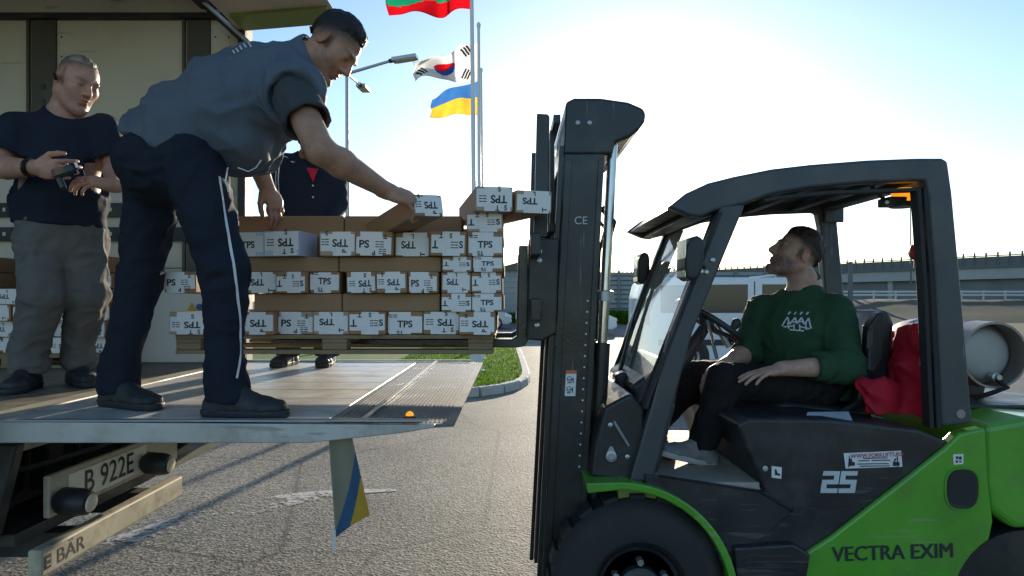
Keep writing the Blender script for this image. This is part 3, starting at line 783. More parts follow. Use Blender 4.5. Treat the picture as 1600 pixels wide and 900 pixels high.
def truck():
    r = empty('box_truck', (TX - 1, 3.2, 0), 'cream lined box truck with its rear end open above the tail lift', 'truck')
    # floor boards run along the truck
    n = 9
    for k in range(n):
        y0 = TY0 + .06 + (TY1 - TY0 - .12)*k/n; y1 = TY0 + .06 + (TY1 - TY0 - .12)*(k+1)/n - .006
        MB().box((TFRONT, y0, FZ - .05), (TX - .10, y1, FZ)).build('floor_board', M['truck_floor'], r)
    MB().box((TX - .098, TY0 + .03, FZ - .14), (TX, TY1 - .03, FZ + .004)).build('sill_plate', M['cream_paint'], r, bevel=.006)
    # far side wall: cream panels between dark posts
    edges = [TX - .12, -1.93 - .17, -3.02, -3.20, -4.25, -4.43, -5.5, -5.68, -6.7, TFRONT]
    posts = [(-2.15, -2.00), (-3.18, -3.02), (-4.42, -4.26), (-5.66, -5.5)]
    px = TX - .10
    pans = []
    for a, b in posts:
        pans.append((b + .002, px)); px = a - .002
    pans.append((TFRONT, px))
    for a, b in pans:
        MB().box((a, TY1 - .03, FZ + .62), (b, TY1 - .012, RZ - .20)).build('wall_panel', M['cream_wall'], r)
        MB().box((a, TY1 - .034, FZ + .002), (b, TY1 - .012, FZ + .31)).build('kick_panel', M['cream_wall'], r)
        MB().box((a, TY1 - .032, FZ + .318), (b, TY1 - .012, FZ + .612)).build('wall_panel', M['cream_wall'], r)
    for a, b in pans[:3]:
        for xx in (a + .03, b - .03):
            for kk in range(12): MB().lathe((xx, TY1 - .031, FZ + .72 + kk*.13), (0,-1,0), [(0,.007),(.003,.006),(.004,.002)], 6).build('rivet', M['dark_post'], r)
    for a, b in posts:
        p = MB().box((a, TY1 - .045, FZ), (b, TY1 - .012, RZ - .2)).build('wall_post', M['dark_post'], r, bevel=.004)
        for kk in range(12):
            MB().box(((a+b)/2 - .012, TY1 - .052, FZ + .7 + kk*.1), ((a+b)/2 + .012, TY1 - .046, FZ + .73 + kk*.1)).build('slot', M['chassis'], p)
        MB().box((a - .03, TY1 - .05, FZ + .0), (a - .012, TY1 - .031, RZ - .2)).build('edge_strip', M['dark_post'], p)
    for z in (1.00, .84):
        ra = MB().box((TFRONT, TY1 - .066, FZ + z - .045), (TX - .16, TY1 - .047, FZ + z + .045)).build('lashing_rail', M['chassis'], r)
        for kk in range(24):
            xx = TX - .3 - kk*.1
            MB().box((xx, TY1 - .070, FZ + z - .012), (xx + .018, TY1 - .067, FZ + z + .012)).build('slot', M['cream_wall'], ra)
    MB().box((TFRONT, TY1 - .075, RZ - .20), (TX - .1, TY1 - .012, RZ - .165)).build('top_rail', M['chassis'], r)
    MB().box((TFRONT, TY1 - .05, RZ - .163), (TX - .1, TY1 - .012, RZ - .05)).build('wall_head', M['cream_wall'], r)
    # open near side, front wall, roof, outer skin
    # unseen near side left open to let light in, its invented curtain folded forward
    for xx in (-3.6, -5.6): MB().box((xx - .05, TY0, FZ), (xx + .05, TY0 + .06, RZ - .05)).build('side_post', M['dark_post'], r)
    cur = [(TFRONT + .05 + .9*k/36, TY0 + .03 + (.05 if k % 2 else -.03)) for k in range(37)]
    MB().prism(cur + [(x, y + .006) for x, y in reversed(cur)], FZ - .15, RZ - .1, 'z').build('side_curtain', M['cream_paint'], r)
    MB().box((TFRONT, TY0, FZ - .16), (TX - .1, TY0 + .05, FZ - .06)).build('side_rave', M['aluminium'], r)
    MB().box((TFRONT, TY1 - .010, FZ - .1), (TX - .1, TY1 + .02, RZ)).build('outer_skin', M['cream_paint'], r)
    MB().box((TFRONT - .03, TY0 + .03, FZ), (TFRONT - .002, TY1 - .012, RZ)).build('front_wall', M['cream_wall'], r)
    MB().box((TFRONT, TY0, RZ - .045), (TX - .1, TY1 + .02, RZ + .02)).build('roof', M['cream_wall'], r)
    for kk in range(5): MB().box((TX - .9 - kk*1.1, TY0 + .03, RZ - .085), (TX - .84 - kk*1.1, TY1 - .08, RZ - .047)).build('roof_bow', M['dark_post'], r)
    # rear frame: corner posts and header
    MB().box((TX - .098, TY1 - .10, FZ - .1), (TX + .01, TY1 + .025, RZ + .03)).build('corner_post', M['cream_paint'], r, bevel=.008)
    MB().box((TX - .03, TY1 - .13, FZ + .01), (TX + .02, TY1 - .102, RZ - .09)).build('door_seal', M['chassis'], r)
    MB().box((TX - .098, TY0 - .02, FZ - .1), (TX + .01, TY0 + .08, RZ + .03)).build('corner_post', M['cream_paint'], r, bevel=.008)
    MB().box((TX - .28, TY0 + .03, RZ - .16), (TX - .17, TY1 - .101, RZ - .046)).build('header', M['dark_post'], r, bevel=.006)
    MB().box((TX - .168, TY0 + .03, RZ - .15), (TX - .15, TY1 - .12, RZ - .11)).build('header_trim', M['aluminium'], r)
    # lifted top door standing out over the opening
    hz = 3.255
    dv = V(.66, 0, .055)
    d = MB()
    a0, a1 = V(TX - .02, TY0 + .1, hz), V(TX - .02, TY1 - .14, hz)
    t = V(-.02, 0, .035)
    d.add([a0, a1, a1 + dv, a0 + dv, a0 + t, a1 + t, a1 + dv + t, a0 + dv + t], [(0,1,2,3), (7,6,5,4), (0,4,5,1), (1,5,6,2), (2,6,7,3), (3,7,4,0)])
    dr = d.build('top_door', M['cream_wall'], r)
    e0 = V(TX + .02, TY1 - .37, hz - .014)
    MB().add([e0, e0 + V(0,.22,0), e0 + V(0,.22,0) + dv*.9, e0 + dv*.9, e0 + V(0,0,.018), e0 + V(0,.22,.018), e0 + V(0,.22,.018) + dv*.9, e0 + V(0,0,.018) + dv*.9],
             [(0,1,2,3), (7,6,5,4), (0,4,5,1), (1,5,6,2), (2,6,7,3), (3,7,4,0)]).build('green_trim', M['olive_trim'], dr)
    MB().tube([at(308, -6, 4.20), at(388, 66, 4.24)], .014, 8).build('gas_strut', M['galvanised'], dr, smooth=60)
    MB().tube([at(300, -10, 4.24), at(380, 62, 4.27)], .022, 8).build('door_arm', M['chassis'], dr, smooth=60)
    # chassis under the box
    for y in (2.75, 3.6): MB().box((TFRONT, y - .05, .72), (TX - .15, y + .05, .95)).build('chassis_rail', M['chassis'], r, bevel=.01)
    for x in (-2.1, -2.9, -3.7, -4.6): MB().box((x - .05, TY0 + .15, .96), (x + .05, TY1 - .15, FZ - .055)).build('cross_member', M['chassis'], r)
    MB().box((-3.0, 2.3, .45), (-2.2, 2.65, .86)).build('battery_box', M['chassis'], r, bevel=.03)
    for x in (-4.0,):
        for y, s in ((2.12, -1), (4.1, 1)):
            wheel(r, V(x, y, .48), .48, .26, s)
    MB().box((-6.9, 2.1, .35), (-5.0, 4.25, .95)).build('drive_gear', M['chassis'], r, bevel=.05)
    for y, s in ((2.12, -1), (4.1, 1)): wheel(r, V(-6.9, y, .48), .48, .26, s)
    cab = MB().prism([(TFRONT-.1, .5), (TFRONT-.1, 2.7), (TFRONT-.5, 2.9), (TFRONT-1.6, 2.6), (TFRONT-1.9, 1.6), (TFRONT-1.95, .5)], TY0+.1, TY1-.1, 'y').build('cab', M['cream_paint'], r, bevel=.08)
    MB().prism([(TFRONT-1.64, 2.5), (TFRONT-1.60, 2.52), (TFRONT-1.88, 1.62), (TFRONT-1.93, 1.62)], TY0+.25, TY1-.25, 'y').build('windscreen', M['car_glass'], cab)
    # underrun bar, plate and lamps, just behind the hinge
    UX = -1.60
    y0, y1 = 2.24, 3.20
    bar = MB().box((UX - .05, y0, .555), (UX, y1, .650)).build('underrun_bar', M['cream_paint'], r, bevel=.008)
    put_text(bar, 'BÄR', M['ink'], .074, (UX, y0 + .150, .598), (0,1,0), (0,0,1), sx=1.15, lift=.0008)
    g = MB().box((UX + .0005, y0 + .015, .578), (UX + .002, y0 + .045, .626)).build('logo_block', M['ink'], bar)
    MB().box((UX + .0024, y0 + .020, .588), (UX + .0032, y0 + .040, .593)).build('logo_line', M['cream_paint'], bar)
    MB().box((UX + .0024, y0 + .020, .608), (UX + .0032, y0 + .040, .612)).build('logo_line', M['cream_paint'], bar)
    pb = MB().box((UX - .09, 2.37, .715), (UX - .065, 3.28, .868)).build('plate_holder', M['cream_paint'], r, bevel=.006)
    npl = MB().box((UX - .064, 2.47, .735), (UX - .060, 2.99, .848)).build('number_plate', M['plate_white'], pb)
    put_text(npl, 'B 922E', M['chassis'], .125, (UX - .060, 2.72, .79), (0,1,0), (0,0,1), sx=.95, bold=.008)
    for y in (2.40, 2.96):
        lb = MB().lathe((UX - .06, y, .775), (1, 0, -.1), [(0, .03), (.02, .048), (.09, .050), (.12, .042), (.13, .02)], 18).build('work_lamp', M['black_plastic'], r, smooth=40)
        MB().lathe((UX + .066, y, .764), (1, 0, -.1), [(0, .034), (.006, .03), (.01, .01)], 16).build('lens', M['lamp_lens'], lb, smooth=40)
    MB().box((UX - .30, 3.30, .80), (UX - .02, 3.55, .89)).build('step_bracket', M['chassis'], r, bevel=.01)
    MB().box((UX - .02, 3.30, .79), (UX + .10, 3.62, .90)).build('tail_lamp_box', M['cream_paint'], r, bevel=.015)
    MB().box((UX - .06, y0 + .2, .55), (UX - .5, y0 + .28, .64)).build('bar_bracket', M['chassis'], r)
    MB().box((UX - .06, y1 - .25, .55), (UX - .5, y1 - .17, .64)).build('bar_bracket', M['chassis'], r)
    MB().box((UX - .35, TY0 + .3, .66), (UX - .10, TY1 - .4, .70)).build('lift_tray', M['chassis'], r)
    MB().box((-2.95, TY0 + .25, .60), (-2.02, TY1 - .2, FZ - .06)).build('dark_infill_box', M['chassis'], r, bevel=.02)  # plain dark box added to close bright gaps in the lift mechanism
    for k in range(5): MB().tube([V(-2.0, 2.2 + .3*k, .70), V(-1.9, 2.3 + .3*k, .64 + .03*(k % 2)), V(-1.85, 2.5 + .3*k, .78), V(-1.95, 2.65 + .3*k, .9)], .014, 6).build('hose', M['rubber'], r, smooth=60)
truck()

# ------------------------------------------------------------------ tail lift platform
PX1 = -0.19
def tail_lift():
    y0, y1 = 2.15, 4.32
    r = empty('tail_lift', (TX + .8, 3.2, .9), 'aluminium tail lift platform carrying the bending man', 'tail lift')
    # deck planks run along the truck
    n = 8; xa = TX + .015; xb = -.62
    for k in range(n):
        a = y0 + .03 + (y1-y0-.06)*k/n; b = y0 + .03 + (y1-y0-.06)*(k+1)/n - .005
        MB().box((xa, a, FZ - .035), (xb, b, FZ)).build('deck_plank', M['deck_aluminium'], r, bevel=.002, seg=1)
    # dark ribbed tip: ramp that thins towards its edge
    tip = MB().add([(xb+.004, y0+.005, FZ-.035), (xb+.004, y1-.005, FZ-.035), (PX1, y1-.005, FZ-.012), (PX1, y0+.005, FZ-.012),
                    (xb+.004, y0+.005, FZ), (xb+.004, y1-.005, FZ), (PX1, y1-.005, FZ-.004), (PX1, y0+.005, FZ-.004)],
                   [(3,2,1,0), (4,7,6,5), (0,4,5,1), (1,5,6,2), (2,6,7,3), (3,7,4,0)]).build('ramp_tip', M['deck_dark'], r)
    for k in range(26):
        x = xb + .03 + k*.0145
        MB().box((x, y0+.03, FZ-.006), (x+.005, y1-.03, FZ + .002 - .004*(k/26))).build('grip_rib', M['deck_dark'], tip)
    MB().box((-.50, y0+.02, FZ+.004), (-.485, y1-.02, FZ+.010)).build('joint_strip', M['aluminium'], tip)
    # near and far side profiles
    for y, s in ((y0, -1), (y1, 1)):
        MB().prism([(TX - .02, FZ - .062), (-.66, FZ - .062), (-.36, FZ - .03), (-.25, FZ - .012), (-.25, FZ - .003), (TX - .02, FZ + .008)], y - .012, y + .018, 'y').build('side_profile', M['aluminium'], r, bevel=.003)
        MB().box((TX - .02, y - .016, FZ + .0085), (-.27, y + .02, FZ + .0125)).build('side_trim', M['galvanised'], r)
    MB().box((TX - .02, y0+.03, FZ-.07), (TX + .012, y1-.03, FZ-.012)).build('hinge_bar', M['aluminium'], r)
    for yy in (3.40, 4.0):
        MB().prism([(TX - .35, .62), (TX - .30, .54), (TX + .35, .92), (TX + .5, FZ - .04), (TX + .3, FZ - .04), (TX + .22, .98)], yy - .045, yy + .045, 'y').build('lift_arm', M['chassis'], r, bevel=.008)
        MB().cyl((TX - .3, yy + .12, .70), (TX + .28, yy + .12, .99), .035, n=12).build('lift_cylinder', M['chassis'], r, smooth=40)
        MB().cyl((TX - .05, yy + .12, .825), (TX + .30, yy + .12, 1.0), .018, n=10).build('piston_rod', M['chrome'], r, smooth=40)
    MB().cyl((TX - .33, 2.3, .60), (TX - .33, 4.1, .60), .055, n=14).build('torsion_tube', M['chassis'], r, smooth=40)
    MB().prism([(TX - .55, .62), (TX + .02, .70), (TX + .10, 1.02), (TX - .5, 1.02)], 2.19, 2.24, 'y').build('side_plate', M['chassis'], r, bevel=.01)
    MB().lathe((TX - .08, 2.19, .90), (0,-1,0), [(0,.07),(.03,.07),(.035,.03),(.05,.03)], 16).build('pivot', M['chassis'], r, smooth=40)
    MB().tube([(TX - .3, 2.4, .95), (TX - .1, 2.5, .86), (TX + .05, 2.7, .90), (TX + .12, 3.0, .96)], .012, 6).build('hose', M['rubber'], r, smooth=60)
    # amber marker on the deck
    lp = MB().lathe((-.345, 2.22, FZ + .001), (0,0,1), [(0,.022),(.006,.022),(.012,.012)], 14).build('marker_lamp', M['black_plastic'], r)
    MB().lathe((-.345, 2.22, FZ + .0135), (0,0,1), [(0,.014),(.008,.012),(.014,.004)], 12).build('lens', M['amber_lens'], lp, smooth=40)
    # warning flag hanging from the near edge
    nx, nz = 34, 90; vs = []; ms = []
    x0, x1, zt = -.605, -.528, FZ - .055
    for j in range(nz+1):
        for i in range(nx+1):
            u, v = i/nx, j/nz
            x = x0 + (x1-x0)*u + v*(.018 + .035*u) ; ln = .335 - .075*u
            y = 2.165 + .03*math.sin(2.6*u + .4) + .025*v*math.sin(3*u+1) + .04*v*u
            vs.append((x, y, zt - ln*v))
    fs = []
    for j in range(nz):
        for i in range(nx):
            k = j*(nx+1)+i; fs.append((k, k+nx+1, k+nx+2, k+1))
            u, v = (i+.5)/nx, (j+.5)/nz; q = v - (1-u)*.75
            ms.append(0 if q < .18 else (1 if q < .50 else 2))
    b = MB(); b.v = vs; b.f = fs; b.m = ms
    fl = b.build('warning_flag', [M['warn_cloth'], M['warn_blue'], M['warn_yellow']], r, smooth=80)
    fl['label'] = 'blue and yellow striped warning flag hanging from the edge'
    sm = fl.modifiers.new('thickness', 'SOLIDIFY'); sm.thickness = .003
    MB().box((x0 + .012, 2.172, zt - .335 - .035), (x0 + .022, 2.180, zt - .30)).build('reflector_strip', M['reflector'], fl)
tail_lift()
# ------------------------------------------------------------------ pallet and cartons
PYN = 2.62                                                   # near face of the stack
def pxX(x, Y=PYN): return (x - 800)/F_PX*Y
def pxZ(y, Y=PYN): return CAM_Z - (y - HOR)/F_PX*Y
PZ0, PZ1 = pxZ(554), pxZ(523)
def pallet():
    x0, x1 = pxX(270), pxX(770); y0, y1 = PYN + .02, PYN + .86
    r = empty('pallet', ((x0+x1)/2, (y0+y1)/2, PZ0), 'worn wooden pallet resting on the forks under the cartons', 'pallet')
    for k in range(5):
        a = y0 + (y1-y0-.11)*k/4
        MB().box((x0, a, PZ1 - .018), (x1, a + .11, PZ1 - .001)).build('deck_board', M['pallet_wood'], r, bevel=.002, seg=1)
    for xx in (x0 + .0, (x0+x1)/2 - .05, x1 - .1):
        MB().box((xx, y0+.004, PZ1 - .034), (xx + .1, y1-.004, PZ1 - .0185)).build('stringer_board', M['pallet_wood'], r, bevel=.002, seg=1)
        for yy in (y0+.002, (y0+y1)/2 - .04, y1 - .082):
            MB().box((xx+.001, yy, PZ0 + .017), (xx + .099, yy + .08, PZ1 - .0345)).build('block', M['pallet_wood'], r, bevel=.003, seg=1)
    for yy in (y0, (y0+y1)/2 - .05, y1 - .1):
        MB().box((x0, yy, PZ0), (x1, yy + .1, PZ0 + .0165)).build('bottom_board', M['pallet_wood'], r, bevel=.002, seg=1)
pallet()

# prints: the letters TPS with a small three-line mark, cut pieces of the same tape above and below
def print_mesh(name, items, lines, mat_):
    """items: (text, size, cx, cz, angle); lines: (x0, z0, length, n, gap). Lies in the x-z plane facing -y"""
    vs = []; fs = []
    for txt, size, cx, cz, ang in items:
        tv, tf = text_geo(txt, size, 1.05, .028)
        c, s_ = math.cos(R(ang)), math.sin(R(ang)); b = len(vs)
        vs += [(cx + c*x - s_*z, 0, cz + s_*x + c*z) for x, z in tv]
        fs += [tuple(i + b for i in f) for f in tf]
    for x, z, ln, n, gap in lines:
        for k in range(n):
            for a0, a1 in ((0, .42), (.5, 1)):
                b = len(vs); zz = z + k*gap
                vs += [(x + ln*a0, 0, zz), (x + ln*a1, 0, zz), (x + ln*a1, 0, zz + .0035), (x + ln*a0, 0, zz + .0035)]
                fs.append((b, b+1, b+2, b+3))
    me = bpy.data.meshes.new(name); me.from_pydata(vs, [], fs); me.materials.append(mat_); me.update()
    return me
CW, CH = .1445, .090
PRINTS = [
    print_mesh('printing', [('TPS', .040, .018, .000, 180), ('S', .026, .045, -.033, 0), ('T', .026, .012, -.033, 180), ('S', .026, .02, .035, 0)], [(-.062, -.012, .030, 3, .010)], M['ink']),
    print_mesh('printing', [('TPS', .040, .012, .000, 180), ('P', .026, .03, -.032, 90), ('S', .024, -.045, .034, 0)], [(-.066, -.010, .030, 3, .010)], M['ink']),
    print_mesh('printing', [('PS', .042, -.040, .000, 0), ('P', .026, .0, -.032, 180), ('T', .026, .045, .034, 180)], [(.006, -.010, .034, 3, .010), (.02, -.036, .03, 3, .008)], M['ink']),
    print_mesh('printing', [('TPS', .038, -.018, .004, 180), ('T', .028, .045, -.032, 90), ('L', .024, .0, .035, 180)], [], M['ink']),
    print_mesh('printing', [('T', .040, -.055, .002, 180), ('S', .036, .056, .0, 0), ('T', .026, -.03, .034, 180), ('S', .024, .012, .034, 180)], [(.012, -.012, .032, 3, .010)], M['ink']),
    print_mesh('printing', [('TPS', .038, .0, .0, 0), ('TS', .024, -.02, -.034, 180)], [(-.066, .028, .034, 2, .008)], M['ink']),
]
def shape_mesh(name, box_, mat_):
    return MB().box(*box_).mesh(name, mat_)
_body = {}
def carton_body(w, l, h, pale=False):
    key = (w, l, h, pale)
    if key not in _body:
        m_ = M['cardboard_pale'] if pale else M['cardboard']
        _body[key] = MB().box((-w/2, 0, -h/2), (w/2, l, h/2)).mesh('carton_body', m_)
    return _body[key]
LAB = [shape_mesh('label_sheet', ((-.0715, -.0022, -.030), (.071, -.0004, .036)), M['label_paper']),
       shape_mesh('label_sheet', ((-.0715, -.0022, -.037), (.070, -.0004, .030)), M['label_paper']),
       shape_mesh('label_sheet', ((-.070, -.0022, -.034), (.0715, -.0004, .033)), M['label_paper'])]
FLAPS = [shape_mesh('label_flap', ((-.045, -.0016, -.0445), (.060, -.0003, .0445)), M['label_paper']),
         shape_mesh('label_flap', ((-.020, -.0016, -.0448), (.050, -.0003, .0446)), M['label_paper']),
         shape_mesh('label_flap', ((-.060, -.0016, -.0446), (.030, -.0003, .0440)), M['label_paper'])]
TAPE = shape_mesh('tape', ((-.0728, -.0010, -.0454), (.0728, .16, .0454)), M['bluish_tape'])
_cn = [0]
def carton(x, y, z, label, group, l=1.10, rot=(0,0,0), h=CH, w=CW, style=None, pale=False, prints=True, blue=False, name='carton'):
    """z is its underside at the near end; the printed end faces -y before turning"""
    k = _cn[0] if style is None else style
    _cn[0] += 1
    r = empty(name, (x, y, z + h/2), label, 'carton', group, rot=rot)
    b = link('body', carton_body(w, l, h, pale), r)
    b.modifiers.new('bevel', 'BEVEL').width = .004
    sx, sz = w/CW, h/CH
    if blue:
        t = link('tape', TAPE, r); t.scale = (sx*1.003, 1, sz*1.003)
    if prints:
        f = link('label_flap', FLAPS[k % 3], r, loc=(random.uniform(-.008, .008), 0, 0)); f.scale = (sx*random.uniform(.9, 1.05), 1, sz)
        s = link('label_sheet', LAB[(k*2 + k//3) % 3], r, loc=(0, 0, random.uniform(-.006, .006)*sz)); s.scale = (sx*random.uniform(.92, .99), 1, sz*random.uniform(.88, 1.02))
        p = link('printing', PRINTS[k % len(PRINTS)], s, loc=(0, -.003, 0)); p['kind'] = 'stuff'
        s.rotation_euler = (0, R(random.uniform(-2.0, 2.0)), 0)
    return r
ORD = ['first', 'second', 'third', 'fourth', 'fifth', 'sixth', 'seventh', 'eighth', 'ninth', 'tenth']

# end-on rows on the pallet; x positions are where the photograph shows the ends
ZE = PZ1 + .001
rows = [('bottom', ZE, [295, 417, 482, 541, 600, 651, 699, 746], .090),
        ('middle', ZE + .165, [430, 459, 505, 567, 612, 661, 714, 757], .084),
        ('upper', ZE + .312, [391, 443, 531, 588, 645, 701, 758], .096)]
rows[1] = ('middle', ZE + .165, [284, 408, 456, 505, 568, 615, 661, 712, 760], .084)
def spread(xs, wpx):
    """push overlapping neighbours apart from the right end"""
    xs = sorted(xs); out = [xs[-1]]
    for x in reversed(xs[:-1]): out.append(min(x, out[-1] - wpx))
    return list(reversed(out))
for nm, z, xs, h in rows:
    cw = .1205 if nm == 'middle' else CW
    xs = spread(xs, cw*F_PX/PYN + .6)
    for i, x in enumerate(xs):
        yj = PYN + random.uniform(-.022, .025)
        n_r = len(xs) - 1 - i
        where = 'rightmost' if n_r == 0 else ORD[n_r] + ' from the right'
        rz = {0: R(4)}.get(i, R(random.uniform(-.8, .8)))
        if nm == 'upper' and i in (0, 1): rz = R(-9 if i else -14)
        carton(pxX(x), yj, z, 'taped carton, end on, %s in the %s printed row of the pallet' % (where, nm), 'end-on cartons on the pallet', rot=(0, R(random.uniform(-.7, .7)), rz), h=h,
               blue=(nm == 'upper' and i in (0, 1)), l=.80, pale=random.random() < .35, w=cw)

# plain layers: long sides face the camera, with printed ends at the right
def long_layer(nm, z, h, x0, x1, yb, endx, set_back=.05):
    mid = (x0 + x1)/2 - .02
    for rr, yy in enumerate((PYN + set_back, PYN + set_back + .5)):
        for j, (a, b) in enumerate(((x0, mid - .002), (mid + .002, x1))):
            side = 'left' if j == 0 else 'right'
            row = 'front' if rr == 0 else 'back'
            # lies along x: turned so its length runs to the right
            carton(a, yy + CW/2, z, 'plain brown carton lying lengthwise, %s one, %s of the %s brown layer' % (side, row, nm), 'lengthwise cartons on the pallet',
                   l=(b - a), rot=(0, 0, R(-90)), h=h, prints=False)
    for j, x in enumerate(endx):
        yj = PYN + .004
        carton(pxX(x), yj, z, 'printed carton, end on, %s at the right end of the %s brown layer' % (('inner' if j == 0 and len(endx) > 1 else 'outer'), nm), 'cartons closing the brown layers', h=h, l=.80, pale=(nm == 'top'), w=CW if nm == 'top' else .1205)
long_layer('lowest', ZE + .0905, .073, pxX(392), pxX(686), PYN, [713, 761], .03)
long_layer('second', ZE + .2495, .061, pxX(380), pxX(688), PYN, [714, 762], .03)
long_layer('top', ZE + .4085, .085, pxX(380) - .1, pxX(720) - .01, PYN, [757], .17)

# two cartons jutting out on the very top, and the one in the man's hand
zt = ZE + .4085 + .086
carton(pxX(773), PYN - .06, pxZ(330, PYN - .06), 'printed carton jutting out on top of the stack, left of the two beside the mast', 'cartons on top of the stack', rot=(R(2.5), 0, R(9)), l=.85, style=0, pale=True, h=.095)
carton(pxX(834), PYN - .03, pxZ(333, PYN - .03), 'printed carton jutting out on top of the stack, right of the two, touching the mast', 'cartons on top of the stack', rot=(R(3.5), 0, R(14)), l=.85, style=3, pale=True, h=.088)
HB = at(669, 338, 2.42)
held = carton(HB.x, HB.y, HB.z, 'carton lifted off the stack in the hand of the bending man', None, rot=(R(-7), R(-3), R(33)), l=.62, style=1, h=.080, w=.118)

# stack inside the truck behind the standing man
def inner_stack():
    Y = 4.0; k = 0
    for row in range(6):
        for c in range(6):
            if random.random() < .12: continue
            x = -3.42 + c*.178 + random.uniform(-.01, .01); z = FZ + .085 + row*.098
            rot_ = R(random.uniform(-4, 4))
            carton(x, Y + random.uniform(-.08, .02), z, 'shaded carton in the truck stack, row %s from the floor, %s from the left' % (ORD[row], ORD[c]),
                   'cartons stacked inside the truck', l=.28, rot=(0, 0, rot_), h=.094, w=.165)
    x0, x1 = -3.53, -2.42
    r = empty('pallet', ((x0+x1)/2, 4.1, FZ), 'shaded pallet under the stack inside the truck', 'pallet')
    for yy in (3.9, 4.2):
        MB().box((x0, yy, FZ+.002), (x1, yy+.09, FZ + .018)).build('bottom_board', M['pallet_wood'], r)
        for xx in (x0, (x0+x1)/2-.05, x1-.1): MB().box((xx, yy, FZ+.0185), (xx+.1, yy+.09, FZ+.062)).build('block', M['pallet_wood'], r)
    for k in range(4): MB().box((x0, 3.9+.11*k, FZ+.0625), (x1, 3.99+.11*k, FZ+.082)).build('deck_board', M['pallet_wood'], r)
inner_stack()
# pale sheet leaning at the wall between the man's legs
pb = at(278, 560, 4.25)
r = empty('sheet_panel', (pb.x, 4.26, FZ), 'pale upright sheet with yellow triangles seen between the legs of the bending man', 'panel')
MB().box((pb.x - .34, 4.23, FZ + .003), (pb.x + .25, 4.27, FZ + .58)).build('sheet', M['white_panel'], r, bevel=.005)
for dx in (.10, .20):
    MB().prism([(pb.x + dx - .05, FZ + .30), (pb.x + dx + .05, FZ + .30), (pb.x + dx, FZ + .39)], 4.225, 4.2285, 'y').build('warning_triangle', M['warn_yellow'], r)
MB().lathe((pb.x + .15, 4.2285, FZ + .36), (0,-1,0), [(0,.022),(.003,.022)], 14).build('emblem', M['warn_blue'], r)
# ------------------------------------------------------------------ forklift: nose towards -x, near side at FN
FN, FF = 2.62, 3.72
def fX(x, Y=FN): return (x - 800)/F_PX*Y
def fZ(y, Y=FN): return CAM_Z - (y - HOR)/F_PX*Y
def P(pts, Y=FN): return [(fX(x, Y), fZ(y, Y)) for x, y in pts]
def arc(cx, cz, r, a0, a1, n): return [(cx + r*math.cos(R(a0 + (a1-a0)*i/n)), cz + r*math.sin(R(a0 + (a1-a0)*i/n))) for i in range(n+1)]

